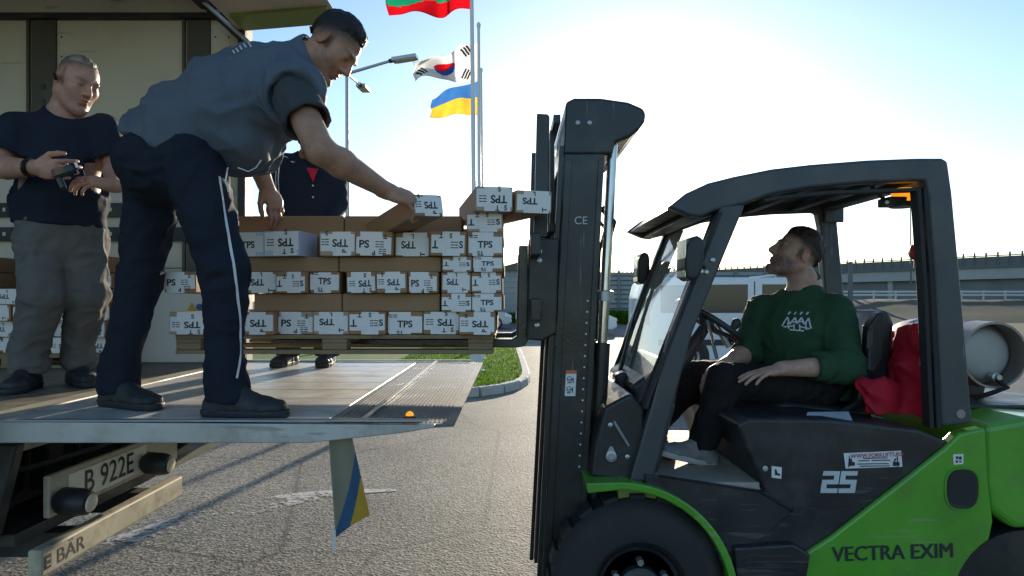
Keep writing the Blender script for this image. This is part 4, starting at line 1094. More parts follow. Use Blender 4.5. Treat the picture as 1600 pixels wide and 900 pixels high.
FL = empty('forklift', (1.5, 3.2, 0), 'green and black counterbalance forklift lifting the pallet of cartons', 'forklift')
def forklift():
    r = FL
    # ---- green chassis side with the rear wheel arch
    rc = (fX(1608), .29)
    ar = [(x, z) for x, z in arc(rc[0], rc[1], .30, 180, 96, 10)]
    side = P([(1150, 908), (1250, 870), (1300, 838), (1390, 768), (1476, 700), (1500, 677), (1541, 668)]) + [(fX(1546), fZ(760)), (fX(1553), .62)] \
        + [p for p in reversed(ar) if p[0] < fX(1553)] + [(rc[0]-.30, .18), (fX(1150), .18)]
    for y0, y1 in ((FN, FN + .06), (FF - .06, FF)):
        s = MB().prism(side, y0, y1, 'y').build('side_panel', M['green_paint'], r, bevel=.012, seg=3)
        if y0 == FN:
            # hand hole
            c = (fX(1503), fZ(764)); pts = [(c[0] + .068*math.copysign(abs(math.cos(t))**.7, math.cos(t)), c[1] + .083*math.copysign(abs(math.sin(t))**.75, math.sin(t))) for t in [2*math.pi*i/24 for i in range(24)]]
            h = MB().prism(pts, FN - .0015, FN + .03, 'y').build('hand_hole', M['black_plastic'], s)
            rim = MB(); n = len(pts); rim.tube([V(p[0], FN - .001, p[1]) for p in pts], .005, 6, closed=True); rim.build('hole_rim', M['green_paint'], s, smooth=60)
            inner = [(c[0] + (p[0]-c[0])*.8, c[1] + (p[1]-c[1])*.82 + .003) for p in pts]
            MB().prism(inner, FN - .003, FN - .0017, 'y').build('hole_shadow_plate', M['rubber'], s)
            for q_ in (-.0022, 0, .0022):
                put_text(s, 'VECTRA EXIM', M['ink'], .083, (fX(1395) + q_, FN, fZ(864) + q_*.3), (1, 0, .035), (0,0,1), sx=.94, lift=.002 + abs(q_)*.2 + (q_ > 0)*.0003)
            st = MB().prism(P([(1489, 710), (1505, 709), (1505, 725), (1490, 726)]), FN - .0014, FN - .0004, 'y').build('warning_sticker', M['white_sticker'], s)
            for q in ((1493, 713, 1497, 717), (1498, 713, 1502, 718), (1493, 719, 1496, 723), (1498, 720, 1502, 722)):
                MB().prism(P([(q[0], q[1]), (q[2], q[1]), (q[2], q[3]), (q[0], q[3])]), FN - .0024, FN - .0016, 'y').build('pictogram', M['ink'], st)
    MB().box((fX(1160), FN + .07, .18), (fX(1560), FF - .07, .62)).build('chassis', M['chassis'], r)
    MB().lathe((rc[0], FN + .02, rc[1]), (0, 1, 0), [(0, .29), (.3, .29)], 32).build('wheel_well', M['chassis'], r)
    # ---- counterweight
    cwp = [(fX(1548), .66), (fX(1543), fZ(760)), (fX(1543), 1.005), (2.05, 1.035), (2.45, 1.02), (2.68, .95), (2.76, .75), (2.74, .45), (2.68, .25), (rc[0] + .31, .25)] + [p for p in arc(rc[0], rc[1], .30, 10, 100, 8)]
    MB().prism(cwp, FN + .004, FF - .004, 'y').build('counterweight', M['green_paint'], r, bevel=.03, seg=3)
    MB().box((fX(1560), FN + .25, 1.03), (2.5, FF - .25, 1.045)).build('top_grille', M['black_plastic'], r, bevel=.004)
    hd = MB().tube([V(fX(1530), FN + .12, 1.01), V(fX(1530), FN + .12, 1.035), V(fX(1545), FN + .12, 1.035), V(fX(1545), FN + .12, 1.01)], .008, 6).build('hood_latch', M['black_plastic'], r)
    # ---- black engine hood with seat deck
    hood = P([(1152, 664), (1172, 655), (1300, 656), (1440, 672), (1488, 692), (1476, 704), (1300, 841), (1252, 871), (1150, 884), (1150, 800), (1196, 770)])
    hp = MB().prism(hood, FN + .012, FF - .012, 'y').build('engine_hood', M['black_plastic'], r, bevel=.014, seg=3)
    MB().prism(P([(1240, 793), (1332, 795), (1330, 798), (1240, 796)]), FN + .008, FN + .0115, 'y').build('hood_seam', M['rubber'], hp)
    for ox, digit in ((1283, ((0, 0, 1), (1, 1, 2), (0, 2, 3), (1, 3, 4), (0, 4, 5))), (1311, ((0, 1, 0), (1, 0, 3), (0, 3, 2), (1, 2, 5), (0, 5, 4)))):
        # blocky slanted numerals built from five strokes on a 2 x 3 grid
        nodes = {0: (0, 0), 1: (1, 0), 2: (1, .5), 3: (0, .5), 4: (0, 1), 5: (1, 1)}
        b_ = MB()
        for dd, (h_, i_, j_) in enumerate(digit):
            (u0, v0), (u1, v1) = nodes[i_], nodes[j_]
            x0_, x1_ = min(u0, u1)*18, max(u0, u1)*18; v0, v1 = min(v0, v1), max(v0, v1)
            q = [(x0_, v0*27), (x1_ + 8, v0*27), (x1_ + 8, v1*27 + 7), (x0_, v1*27 + 7)] if h_ == 0 else [(x0_, v0*27), (x0_ + 8, v0*27), (x0_ + 8, v1*27 + 7), (x0_, v1*27 + 7)]
            yo = FN + .0085 - .0006*dd
            b_.prism(P([(ox + x + (34 - y)*.16, 737 + y) for x, y in q]), yo, FN + .0112, 'y')
        b_.build('numeral', M['grey_ink'], hp)
    st = MB().prism(P([(1320, 709), (1410, 705), (1412, 730), (1323, 733)]), FN + .008, FN + .0105, 'y').build('dealer_sticker', M['white_sticker'], hp)
    put_text(st, 'WWW.FORKLIFTS.RO', M['red_ink'], .0235, (fX(1372), FN + .0075, fZ(712)), (1,0,.045), (0,0,1), sx=.92, bold=.01)
    for k, (a, b, yy) in enumerate(((1343, 1360, 720), (1364, 1393, 719.5), (1341, 1390, 725), (1345, 1392, 728.5), (1350, 1388, 716))):
        MB().prism(P([(a, yy), (b, yy - .6), (b, yy + .6), (a, yy + 1.4)]), FN + .0055, FN + .0075, 'y').build('print_line', M['ink'], st)
    for ox, sgn in ((1331, 1), (1401, -1)):     # little forklift drawings at both ends
        MB().prism(P([(ox - 4, 729), (ox + 6, 728), (ox + 6, 723), (ox + 2*sgn, 722), (ox + 1*sgn, 717), (ox - 2*sgn, 717), (ox - 4, 724)]), FN + .0055, FN + .0075, 'y').build('forklift_drawing', M['ink'], st)
        MB().prism(P([(ox - 4*sgn, 731), (ox - 3*sgn, 731), (ox - 2*sgn, 713), (ox - 3*sgn, 713)]), FN + .0055, FN + .0075, 'y').build('mast_drawing', M['ink'], st)
    pl = MB().prism(P([(1207, 729), (1223, 731), (1222, 749), (1207, 747)]), FN + .008, FN + .0105, 'y').build('seat_sticker', M['white_sticker'], hp)
    MB().prism(P([(1212, 743), (1220, 744), (1220, 741), (1216, 740), (1214, 734), (1212, 734)]), FN + .0055, FN + .0075, 'y').build('pictogram', M['ink'], pl)
    MB().lathe((fX(1197), FN + .011, fZ(733)), (0,-1,0), [(0,.011),(.004,.011),(.005,.005)], 14).build('key_lock', M['galvanised'], hp)
    MB().prism([(fX(1262, 2.9), .0), (fX(1340, 2.9), .0), (fX(1352, 2.9), .12), (fX(1275, 2.9), .12)], fZ(664) - .004, fZ(664) + .0002, 'z') if False else None
    ps = MB().add([V(fX(1262), FN + .035, fZ(676) + .022), V(fX(1340), FN + .035, fZ(676) + .024), V(fX(1352), FN + .13, fZ(676) + .050), V(fX(1285), FN + .13, fZ(676) + .048)], [(0,1,2,3)]).build('paper_notice', M['grey_sticker'], hp)
    ps.location.z += .012
    sm = ps.modifiers.new('thickness', 'SOLIDIFY'); sm.thickness = .002
    # ---- floor, skirt and step
    fz = fZ(756)
    MB().box((fX(1010), FN + .02, fz - .03), (fX(1190), FF - .02, fz)).build('floor_plate', M['floor_tread'], r, bevel=.004)
    MB().prism(P([(1008, 742), (1030, 745), (1185, 768), (1196, 772), (1240, 800), (1150, 880), (1150, 930), (1100, 820), (1060, 785), (1012, 768)]), FN + .006, FN + .02, 'y').build('side_skirt', M['black_plastic'], r, bevel=.004)
    MB().tube([V(fX(1030), FN + .006, fZ(744)), V(fX(1185), FN + .006, fZ(768)), V(fX(1197), FN + .006, fZ(774)), V(fX(1240), FN + .006, fZ(800))], .006, 6).build('skirt_edge', M['black_plastic'], r, smooth=60)
    stp = MB().prism(P([(1144, 852), (1236, 846), (1262, 862), (1255, 905), (1150, 925)]), FN - .03, FN + .1, 'y').build('step', M['black_plastic'], r, bevel=.01)
    for k in range(5): MB().box((fX(1160), FN - .032, fZ(862 + 9*k)), (fX(1235), FN - .0305, fZ(865 + 9*k))).build('tread_bar', M['rubber'], stp)
    for k, (a, b) in enumerate(((1168, .0), (1178, .1))):
        pass
    MB().prism(P([(1042, 700), (1060, 735), (1054, 740), (1034, 706)], 3.1), 3.0, 3.18, 'y').build('pedal', M['rubber'], r, bevel=.005)
    # ---- front fender and front wheels
    fc = (fX(965), fZ(937))
    for ya, yb, side_s in ((FN - .03, FN + .24, -1), (FF - .24, FF + .03, 1)):
        outer = [(fX(915), fZ(752))] + arc(fc[0], fc[1], .475, 88, 0, 16)
        inner_ = arc(fc[0], fc[1], .445, 0, 88, 16) + [(fX(917), fZ(768))]
        MB().prism(outer + inner_, ya, yb, 'y').build('front_fender', M['green_paint'], r, bevel=.006, seg=2)
        MB().prism(arc(fc[0], fc[1], .443, 88, 0, 16) + arc(fc[0], fc[1], .36, 0, 88, 12), ya + .10, yb - .005, 'y').build('fender_liner', M['olive_trim'] if side_s < 0 else M['chassis'], r)
        wc = V(fX(1000), FN - .005 if side_s < 0 else FF + .005, .35)
        d = (0, -side_s, 0)
        k = .35
        w = MB().lathe(wc, d, [(.03, .17), (.004, .19), (0, .215), (.012, .30), (.03, .335), (.05, k), (.16, k), (.18, .335), (.2, .3)], 48).build('front_wheel', M['rubber'], r, smooth=30)
        for q in range(20):       # tread blocks
            t = 2*math.pi*q/20
            rot = Matrix.Rotation(-t, 3, 'Y')
            cc = wc + rot @ V(k + .004, 0, 0) + V(0, -side_s*.105, 0)
            MB().obox(cc, (.022, .11, .062), rot).build('tread_block', M['rubber'], w, bevel=.004, seg=1)
        rim = MB().lathe(wc + V(0, -side_s*.03, 0), (0, side_s, 0), [(0, .17), (.012, .165), (.004, .15), (-.03, .135), (-.03, .10), (.022, .085), (.03, .07), (.03, .01)], 36).build('rim', M['black_paint'], w, smooth=30)
        for q in range(6):
            t = 2*math.pi*q/6 + .52
            bb = wc + V(.112*math.cos(t), 0, .112*math.sin(t))
            MB().cyl(bb + V(0, -side_s*.06, 0), bb + V(0, side_s*.008, 0), .016, .014, 6).build('wheel_nut', M['bolt_steel'], w)
        MB().cyl(wc + V(.0, 0, .05), wc + V(0, side_s*.012, .05), .009, n=8).build('grease_nipple', M['bolt_steel'], w)
    # rear wheels
    for yy, s_ in ((FN + .05, -1), (FF - .05, 1)):
        wl = MB().lathe((rc[0], yy, .275), (0, -s_, 0), [(.02, .13), (0, .16), (.01, .23), (.04, .272), (.16, .272), (.18, .24)], 40).build('rear_wheel', M['rubber'], r, smooth=30)
        MB().lathe((rc[0], yy, .275), (0, s_, 0), [(-.02, .13), (-.02, .10), (.0, .06), (.0, .01)], 24).build('rim', M['black_paint'], wl, smooth=30)
    # ---- front cowl and dashboard
    MB().prism(P([(948, 640), (990, 618), (1012, 640), (1016, 748), (1000, 760), (925, 752), (932, 700)]), FN + .06, FF - .06, 'y').build('front_cowl', M['black_plastic'], r, bevel=.015, seg=3)
    MB().prism(P([(985, 600), (1045, 560), (1062, 580), (1050, 640), (1016, 700), (1000, 700)], 2.9), 2.85, 3.55, 'y').build('dashboard', M['black_plastic'], r, bevel=.02, seg=3)
    MB().prism([(.55, .76), (.62, .76), (.70, 1.06), (.60, 1.10)], 2.80, 2.95, 'y').build('knee_panel', M['guard_grey'], r, bevel=.015)
    cp = MB().lathe((fX(958), FN + .055, fZ(718)), (0,-1,0), [(0,.022),(.006,.022),(.008,.014),(.003,.012)], 20).build('tilt_pin', M['galvanised'], r, smooth=30)
    MB().prism(P([(951, 712), (965, 712), (960, 702), (956, 702)]), FN + .05, FN + .056, 'y').build('pin_lug', M['galvanised'], cp)
    for x, y in ((984, 719), (957, 668)): MB().lathe((fX(x), FN + .058, fZ(y)), (0,-1,0), [(0,.010),(.006,.010),(.008,.004)], 10).build('cowl_bolt', M['bolt_steel'], r)
    MB().tube([V(fX(962), FN + .05, fZ(662)), V(fX(986), FN + .05, fZ(701))], .006, 6).build('gas_strut', M['galvanised'], r)
    MB().cyl(V(fX(950, 2.75), 2.75, .62), V(fX(1010, 2.75), 2.75, .56), .04, n=12).build('tilt_cylinder', M['chassis'], r, smooth=40)
    # ---- overhead guard
    top = [(1046, 322), (1075, 300), (1110, 284), (1150, 274), (1210, 262), (1270, 255), (1360, 248), (1440, 245), (1478, 245), (1487, 250)]
    low = [(1452, 282), (1440, 281), (1360, 284), (1270, 292), (1210, 302), (1165, 318), (1120, 328), (1098, 338), (1080, 336)]
    rail = P(top) + P([(1494, 300), (1508, 450), (1526, 664), (1478, 668), (1468, 450), (1458, 310)]) + P(low)
    for y0, y1 in ((FN + .02, FN + .085), (FF - .145, FF - .08)):
        o = MB().prism(rail, y0, y1, 'y').build('guard_frame', M['guard_grey'], r, bevel=.012, seg=3)
        if y0 < 3:
            for k, (dx, w) in enumerate(((0, 8), (10, 7))):
                tr = P([(1450 - dx, 290), (1450 - dx + w, 290), (1461 - dx + w, 450), (1471 - dx + w, 672), (1471 - dx, 672), (1461 - dx, 450)])
                MB().prism(tr, y0 + .006 + .004*k, y1 - .004, 'y').build('door_seal', M['rubber'], o, bevel=.003)
            MB().lathe((fX(1506), y0 - .001, fZ(648)), (0,-1,0), [(0,.019),(.003,.018)], 18).build('bolt_cover', M['tank_steel'], o)
            MB().prism(P([(1440, 296), (1300, 301), (1220, 309), (1200, 313), (1198, 309), (1220, 304), (1300, 296), (1440, 291)]), y0 + .01, y1 - .004, 'y').build('roof_seal', M['rubber'], o)
    ry0, ry1 = FN + .086, FF - .146
    tp = P([(1050, 324), (1075, 303), (1110, 287), (1150, 277), (1210, 265), (1270, 258), (1360, 251), (1440, 248), (1476, 248)])
    bt = P([(1476, 262), (1440, 262), (1360, 265), (1270, 273), (1210, 281), (1150, 294), (1110, 305), (1080, 326)])
    MB().prism(tp + bt, ry0, ry1, 'y').build('roof_panel', M['black_plastic'], r, bevel=.004)
    for xx, zz in ((1200, 296), (1300, 285), (1400, 280)):
        MB().box((fX(xx) - .02, ry0, fZ(zz)), (fX(xx) + .02, ry1, fZ(zz - 10))).build('roof_bar', M['guard_grey'], r, bevel=.004)
    MB().box((fX(1462), ry0, fZ(278)), (fX(1490), ry1, fZ(264))).build('rear_cross_bar', M['guard_grey'], r, bevel=.006)
    MB().prism(P([(1080, 336), (1098, 338), (1130, 330), (1130, 300), (1090, 312)]), ry0, ry1, 'y').build('front_cross_bar', M['guard_grey'], r, bevel=.006)
    # A-pillars
    ap = P([(1130, 318), (1168, 318), (1085, 520), (1022, 755), (985, 755), (1018, 640), (1050, 520)])
    for y0, y1 in ((FN + .022, FN + .083), (FF - .143, FF - .082)):
        o = MB().prism(ap, y0, y1, 'y').build('front_pillar', M['guard_grey'], r, bevel=.010, seg=2)
        if y0 < 3:
            MB().prism(P([(1126, 330), (1132, 330), (1020, 620), (1014, 640), (1008, 640)]), y0 - .004, y1, 'y').build('screen_seal', M['rubber'], o)
            for x, y in ((1116, 406), (1106, 425), (1098, 424)):
                MB().lathe((fX(x), y0 - .001, fZ(y)), (0,-1,0), [(0,.010),(.005,.010),(.007,.004)], 10).build('bolt', M['bolt_steel'], o)
    # windscreen: plane between the front pillars
    T0, B0 = P([(1131, 330)])[0], P([(1000, 668)])[0]
    y0, y1 = FN + .084, FF - .144
    g = MB().add([(T0[0], y0, T0[1]), (T0[0], y1, T0[1]), (B0[0], y1, B0[1]), (B0[0], y0, B0[1])], [(0,1,2,3)]).build('windscreen', M['windscreen'], r)
    fr = MB()
    c = [V(T0[0]-.006, y0+.01, T0[1]), V(T0[0]-.006, y1-.01, T0[1]), V(B0[0]-.006, y1-.01, B0[1]), V(B0[0]-.006, y0+.01, B0[1])]
    fr.tube(c, .010, 6, closed=True); fr.build('screen_rubber', M['rubber'], g)
    dn = V(B0[0]-T0[0], 0, B0[1]-T0[1]).normalized()
    def onw(u, v, lift=.025): # v 0..1 down the screen, u 0..1 across from near to far
        p = V(T0[0] + (B0[0]-T0[0])*v, y0 + (y1-y0)*u, T0[1] + (B0[1]-T0[1])*v)
        return p + V(-.9, 0, .35).normalized()*lift
    wp = MB().tube([onw(.62, .93), onw(.90, .50), onw(.94, .30)], [.012, .009, .006], 6).build('wiper_arm', M['black_plastic'], r)
    MB().tube([onw(.80, .72, .015), onw(.97, .16, .015)], .007, 6).build('wiper_blade', M['rubber'], wp)
    MB().obox(onw(.50, .885, .02), (.06, .10, .12), Matrix.Rotation(R(-20), 3, 'Y')).build('wiper_motor', M['black_plastic'], r, bevel=.015, seg=3)
    # mirrors
    def mirror(c, hx, hz, yw, stalk_to, nm='mirror'):
        pts = [(c.x + hx*math.copysign(abs(math.cos(t))**.8, math.cos(t)) + .25*hx*math.sin(t), c.z + hz*math.copysign(abs(math.sin(t))**.8, math.sin(t))) for t in [2*math.pi*i/20 for i in range(20)]]
        o = MB().prism(pts, c.y - yw, c.y + yw, 'y').build(nm, M['black_plastic'], r, bevel=.012, seg=2)
        gl = [(p[0]*.06 + (c.x - hx - .002)*.94, c.z + (p[1] - c.z)*.9) for p in pts]
        MB().prism([(c.x - hx*1.02, c.z - hz*.8), (c.x - hx*.96, c.z - hz*.85), (c.x - hx*.9, c.z + hz*.85), (c.x - hx*.97, c.z + hz*.85)], c.y - yw*.85, c.y + yw*.85, 'y').build('mirror_glass', M['chrome'], o)
        MB().tube([c, (c + Vector(stalk_to))/2 + V(0,0,.005), Vector(stalk_to)], .009, 6).build('mirror_stalk', M['black_plastic'], o)
        return o
    mirror(at(1078, 405, 2.56), .035, .085, .075, at(1103, 420, 2.66))
    yf = FF - .05
    mirror(at(1002, 420, yf), .034, .088, .07, at(1030, 430, yf - .05))
    MB().lathe(at(1026, 432, yf - .02), (-1, 0, 0), [(-.03, .01), (-.025, .03), (0, .055), (.03, .06), (.036, .055)], 20).build('work_lamp', M['black_plastic'], r, smooth=40)
    MB().tube([at(1038, 425, yf), at(1052, 420, yf - .06)], .012, 6).build('lamp_bracket', M['black_plastic'], r)
    # beacon and its bracket
    bk = MB().obox(at(1402, 316, 2.80), (.12, .09, .036), Matrix.Identity(3)).build('beacon_bracket', M['black_plastic'], r, bevel=.004)
    MB().lathe(at(1411, 324, 2.80), (0,0,1), [(0,.052),(.016,.052),(.022,.047)], 20).build('beacon_base', M['black_plastic'], bk, smooth=40)
    MB().lathe(at(1411, 316, 2.80), (0,0,1), [(0,.047),(.048,.045),(.058,.034),(.061,.005)], 20).build('beacon_lens', M['amber_lens'], bk, smooth=40)
    MB().cyl(at(1386, 316, 2.748), at(1386, 316, 2.753), .008, n=10).build('bracket_hole', M['white_sticker'], bk)
    MB().tube([at(1382, 312, 2.80), at(1362, 292, 2.80)], .008, 6).build('bracket_arm', M['black_plastic'], bk)
    # red stop button box on the near rear pillar
    bx = MB().obox(at(1441, 400, 2.72), (.045, .05, .11), Matrix.Identity(3)).build('stop_box', M['guard_grey'], r, bevel=.004)
    bc = at(1434, 394, 2.72)
    MB().lathe(bc, (-1, 0, 0), [(0,.015),(.008,.018),(.010,.030),(.02,.032),(.028,.022),(.03,.005)], 18).build('stop_button', M['lamp_red'], bx, smooth=40)
    # plate at the far rear pillar
    MB().obox(at(1303, 333, FF - .16), (.10, .02, .10), Matrix.Identity(3)).build('pillar_bracket', M['guard_grey'], r, bevel=.004)
    # ---- steering wheel, column, lever
    sc = V(.955, 3.2, 1.40); ax = V(.55, 0, .84).normalized()
    u = V(0, 1, 0); w = ax.cross(u)
    sw = MB().tube([sc + .17*(math.cos(t)*u + math.sin(t)*w) for t in [2*math.pi*i/32 for i in range(32)]], .016, 8, closed=True).build('steering_wheel', M['black_plastic'], r, smooth=60)
    for t in (.3, 2.4, 4.5): MB().tube([sc - ax*.03, sc + .165*(math.cos(t)*u + math.sin(t)*w)], .011, 6).build('spoke', M['black_plastic'], sw)
    MB().lathe(sc - ax*.035, ax, [(0,.03),(.02,.045),(.04,.03)], 16).build('hub', M['black_plastic'], sw)
    kb_ = sc + .165*(math.cos(3.6)*u + math.sin(3.6)*w)
    MB().lathe(kb_, ax, [(0,.01),(.03,.02),(.05,.024),(.065,.01)], 14).build('spinner_knob', M['black_plastic'], sw, smooth=40)
    MB().tube([sc - ax*.04, V(.80, 3.2, 1.16), V(.72, 3.2, .95)], [.028, .04, .05], 10).build('steering_column', M['black_plastic'], r, smooth=60)
    MB().tube([at(1085, 480, 3.05), at(1100, 500, 3.05), at(1098, 528, 3.05)], .012, 6).build('lever', M['black_plastic'], r, smooth=60)
    MB().tube([at(1098, 492, 3.35), at(1118, 508, 3.3), at(1140, 541, 3.25)], [.013, .016, .019], 8).build('lever', M['chrome'], r, smooth=60)
    MB().tube([at(1120, 560, 3.0), at(1105, 500, 2.98)], .008, 6).build('lever', M['chrome'], r, smooth=60)
    # ---- seat
    cu = MB().prism([(1.14, .955), (1.15, 1.03), (1.22, 1.045), (1.50, 1.02), (1.62, 1.03), (1.62, .945)], 2.95, 3.46, 'y').build('seat_cushion', M['seat_vinyl'], r, bevel=.025, seg=3)
    MB().prism([(1.56, 1.0), (1.60, 1.30), (1.66, 1.455), (1.71, 1.46), (1.735, 1.40), (1.72, 1.2), (1.69, 1.0)], 2.98, 3.44, 'y').build('seat_back', M['seat_vinyl'], r, bevel=.03, seg=3)
    MB().prism([(1.16, .915), (1.6, .905), (1.68, .935), (1.68, .955), (1.15, .953)], 2.92, 3.48, 'y').build('seat_base', M['black_plastic'], r, bevel=.01)
    ar_ = MB().prism(P([(1352, 510), (1368, 488), (1378, 486), (1376, 560), (1362, 582), (1350, 580)], 2.93), 2.90, 2.965, 'y').build('arm_rest', M['seat_vinyl'], r, bevel=.012, seg=2)
    MB().prism(P([(1356, 518), (1365, 512), (1364, 540), (1355, 545)], 2.89), 2.892, 2.899, 'y').build('arm_rest_plate', M['guard_grey'], ar_)
    MB().tube([V(1.30, 2.93, .99), V(1.45, 2.92, 1.0), V(1.56, 2.93, 1.06)], .012, 6).build('seat_belt', M['rubber'], r, smooth=60)
forklift()

# ------------------------------------------------------------------ mast, carriage, forks (parts of the forklift), tilted back a little
def mast():
    r = FL
    T = .052
    def m(u, z): return .112 + u + T*z
    def col(name, u0, u1, y0, y1, z0, z1, mt='mast_steel', bevel=.006, par=r):
        vs = [(m(u0,z0),y0,z0),(m(u1,z0),y0,z0),(m(u1,z0),y1,z0),(m(u0,z0),y1,z0),(m(u0,z1),y0,z1),(m(u1,z1),y0,z1),(m(u1,z1),y1,z1),(m(u0,z1),y1,z1)]
        return MB().add(vs, [(3,2,1,0),(4,5,6,7),(0,1,5,4),(1,2,6,5),(2,3,7,6),(3,0,4,7)]).build(name, M[mt], par, bevel=bevel)
    ya, yb = 2.80, 3.58
    for s, (o0, o1, i0, i1) in ((-1, (ya, ya + .03, ya + .035, ya + .075)), (1, (yb - .03, yb, yb - .075, yb - .035))):
        out = col('outer_rail', .0, .172, o0, o1, .10, 2.20)
        for u0, u1 in ((.004, .034), (.146, .170)):
            col('rail_rib', u0, u1, *((o0 - .009, o0 - .0005) if s < 0 else (o1 + .0005, o1 + .009)), .12, 2.10, bevel=.003, par=out)
        col('rail_flange', .0, .03, i0 if s < 0 else i0, i1, .10, 2.2, par=out)
        col('rail_flange', .142, .172, i0, i1, .10, 2.2, par=out)
        inn = col('inner_rail', .033, .139, i0 + .004, i1 - .004, .16, 2.26)
        yk = o0 if s < 0 else o1
        e0, e1 = (yk - .006, yk - .0005) if s < 0 else (yk + .0005, yk + .006)
        col('edge_strip', -.022, -.002, o0 + .002, o1, .10, 2.16, bevel=.002)
        if s < 0:
            # white dots down the rail
            for k in range(16):
                z = 1.50 - k*.047
                MB().lathe((m(.132, z), yk - .0002, z), (0,-1,0), [(0,.0042),(.0012,.004)], 8).build('rivet', M['white_sticker'], out)
            st = MB().add([V(m(.055,1.205), yk - .001, 1.205), V(m(.10,1.205), yk - .001, 1.205), V(m(.10,1.095), yk - .001, 1.095), V(m(.055,1.095), yk - .001, 1.095)], [(3,2,1,0)]).build('warning_sticker', M['white_sticker'], out)
            MB().add([V(m(.055,1.205), yk - .0016, 1.205), V(m(.10,1.205), yk - .0016, 1.205), V(m(.10,1.19), yk - .0016, 1.19), V(m(.055,1.19), yk - .0016, 1.19)], [(3,2,1,0)]).build('sticker_head', M['orange_ink'], st)
            for zc in (1.168, 1.125):
                MB().tube([V(m(.072,zc) + .010*math.cos(t), yk - .0018, zc + .010*math.sin(t)) for t in [2*math.pi*i/14 for i in range(14)]], .0016, 4, closed=True).build('pictogram', M['ink'], st)
                MB().box((m(.066,zc), yk - .002, zc - .004), (m(.083,zc), yk - .0012, zc - .001)).build('pictogram', M['ink'], st)
                MB().box((m(.085,zc), yk - .002, zc - .016), (m(.089,zc), yk - .0012, zc + .006)).build('pictogram', M['ink'], st)
                MB().box((m(.062,zc), yk - .002, zc - .018), (m(.080,zc), yk - .0012, zc - .014)).build('pictogram', M['ink'], st)
            put_text(out, 'CE', M['grey_ink'], .048, (m(.085, 1.84), yk, 1.84), (1,0,0), (0,0,1), bold=.0)
    # front channel seen left of the rails
    for y0 in (ya + .08, yb - .12): col('carriage_channel', -.002, .05, y0, y0 + .04, .12, 2.0)
    # cross members, cylinders, chains, hoses
    for z, h in ((2.15, .10), (1.25, .08), (.35, .12)): col('cross_member', .12, .19, ya + .076, yb - .076, z, z + h)
    for y in (ya + .06, yb - .06):
        MB().tube([V(m(.212, .2), y, .2), V(m(.212, 1.32), y, 1.32)], .034, 12).build('lift_cylinder', M['mast_steel'], r, smooth=40)
        MB().tube([V(m(.212, 1.32), y, 1.32), V(m(.212, 2.18), y, 2.18)], .022, 12).build('piston_rod', M['chrome'], r, smooth=40)
        MB().lathe(V(m(.212, 1.50), y, 1.50), (0,0,1), [(0,.040),(.04,.040),(.045,.03)], 14).build('cylinder_cap', M['galvanised'], r, smooth=40)
        MB().tube([V(m(.06, .9), y + .05, .9), V(m(.06, 2.2), y + .05, 2.2)], .012, 6).build('lift_chain', M['fork_steel'], r)
    for k, y in enumerate((3.0, 3.06, 3.30)):
        MB().tube([V(m(.23, .6), y, .6), V(m(.24, 1.2), y, 1.2), V(m(.235, 1.75), y, 1.75), V(m(.26, 1.86), y, 1.86), V(m(.20, 1.93), y, 1.93)], .009, 6).build('hose', M['rubber'], r, smooth=60)
    # rounded top housing
    prof = [(-.005, 2.12), (-.005, 2.345), (.03, 2.362), (.14, 2.362), (.26, 2.345), (.325, 2.318), (.338, 2.295), (.335, 2.262), (.31, 2.225), (.275, 2.195), (.215, 2.17), (.205, 2.12)]
    MB().prism([(m(u, z), z) for u, z in prof], ya - .006, yb + .006, 'y').build('top_housing', M['mast_steel'], r, bevel=.014, seg=3)
    for u in (.05, .10): MB().lathe((m(u, 2.255), ya - .0065, 2.255), (0,-1,0), [(0,.010),(.004,.010),(.006,.004)], 10).build('bolt', M['galvanised'], r)
    # carriage
    cz0, cz1 = 1.335, 1.765
    c = MB().prism([(fX(826, 2.85), 1.765), (fX(872, 2.85), 1.765), (fX(868, 2.85), 1.36), (fX(846, 2.85), 1.33), (fX(822, 2.85), 1.335)], 2.79, 2.86, 'y').build('carriage_plate', M['mast_steel'], r, bevel=.008)
    c2 = MB().prism([(fX(826, 2.85), 1.765), (fX(872, 2.85), 1.765), (fX(868, 2.85), 1.36), (fX(846, 2.85), 1.33), (fX(822, 2.85), 1.335)], 3.52, 3.59, 'y').build('carriage_plate', M['mast_steel'], r, bevel=.008)
    for z in (1.42, 1.68): MB().box((.075, 2.6, z), (.115, 3.78, z + .09)).build('fork_bar', M['mast_steel'], r, bevel=.006)
    for x, y in ((843, 393), (843, 407), (840, 494), (839, 508)):
        MB().lathe((fX(x, 2.79), 2.789, fZ(y, 2.79)), (0,-1,0), [(0,.011),(.005,.011),(.007,.005)], 12).build('carriage_bolt', M['bolt_steel'], c)
    # load backrest
    for yy in (2.80, 3.54):
        MB().prism([(fX(834, 2.8), 1.77), (fX(855, 2.8), 1.77), (fX(859, 2.8), fZ(182, 2.8)), (fX(856, 2.8), fZ(178, 2.8)), (fX(839, 2.8), fZ(177, 2.8))], yy, yy + .045, 'y').build('backrest_upright', M['mast_steel'], r, bevel=.004)
    for z in (1.80, 2.27): MB().box((m(-.05, z), 2.845, z), (m(-.02, z), 3.54, z + .035)).build('backrest_bar', M['mast_steel'], r)
    for k in range(3): MB().box((m(-.045, 2.0), 2.97 + .17*k, 1.836), (m(-.025, 2.0), 2.99 + .17*k, 2.269)).build('backrest_bar', M['mast_steel'], r)
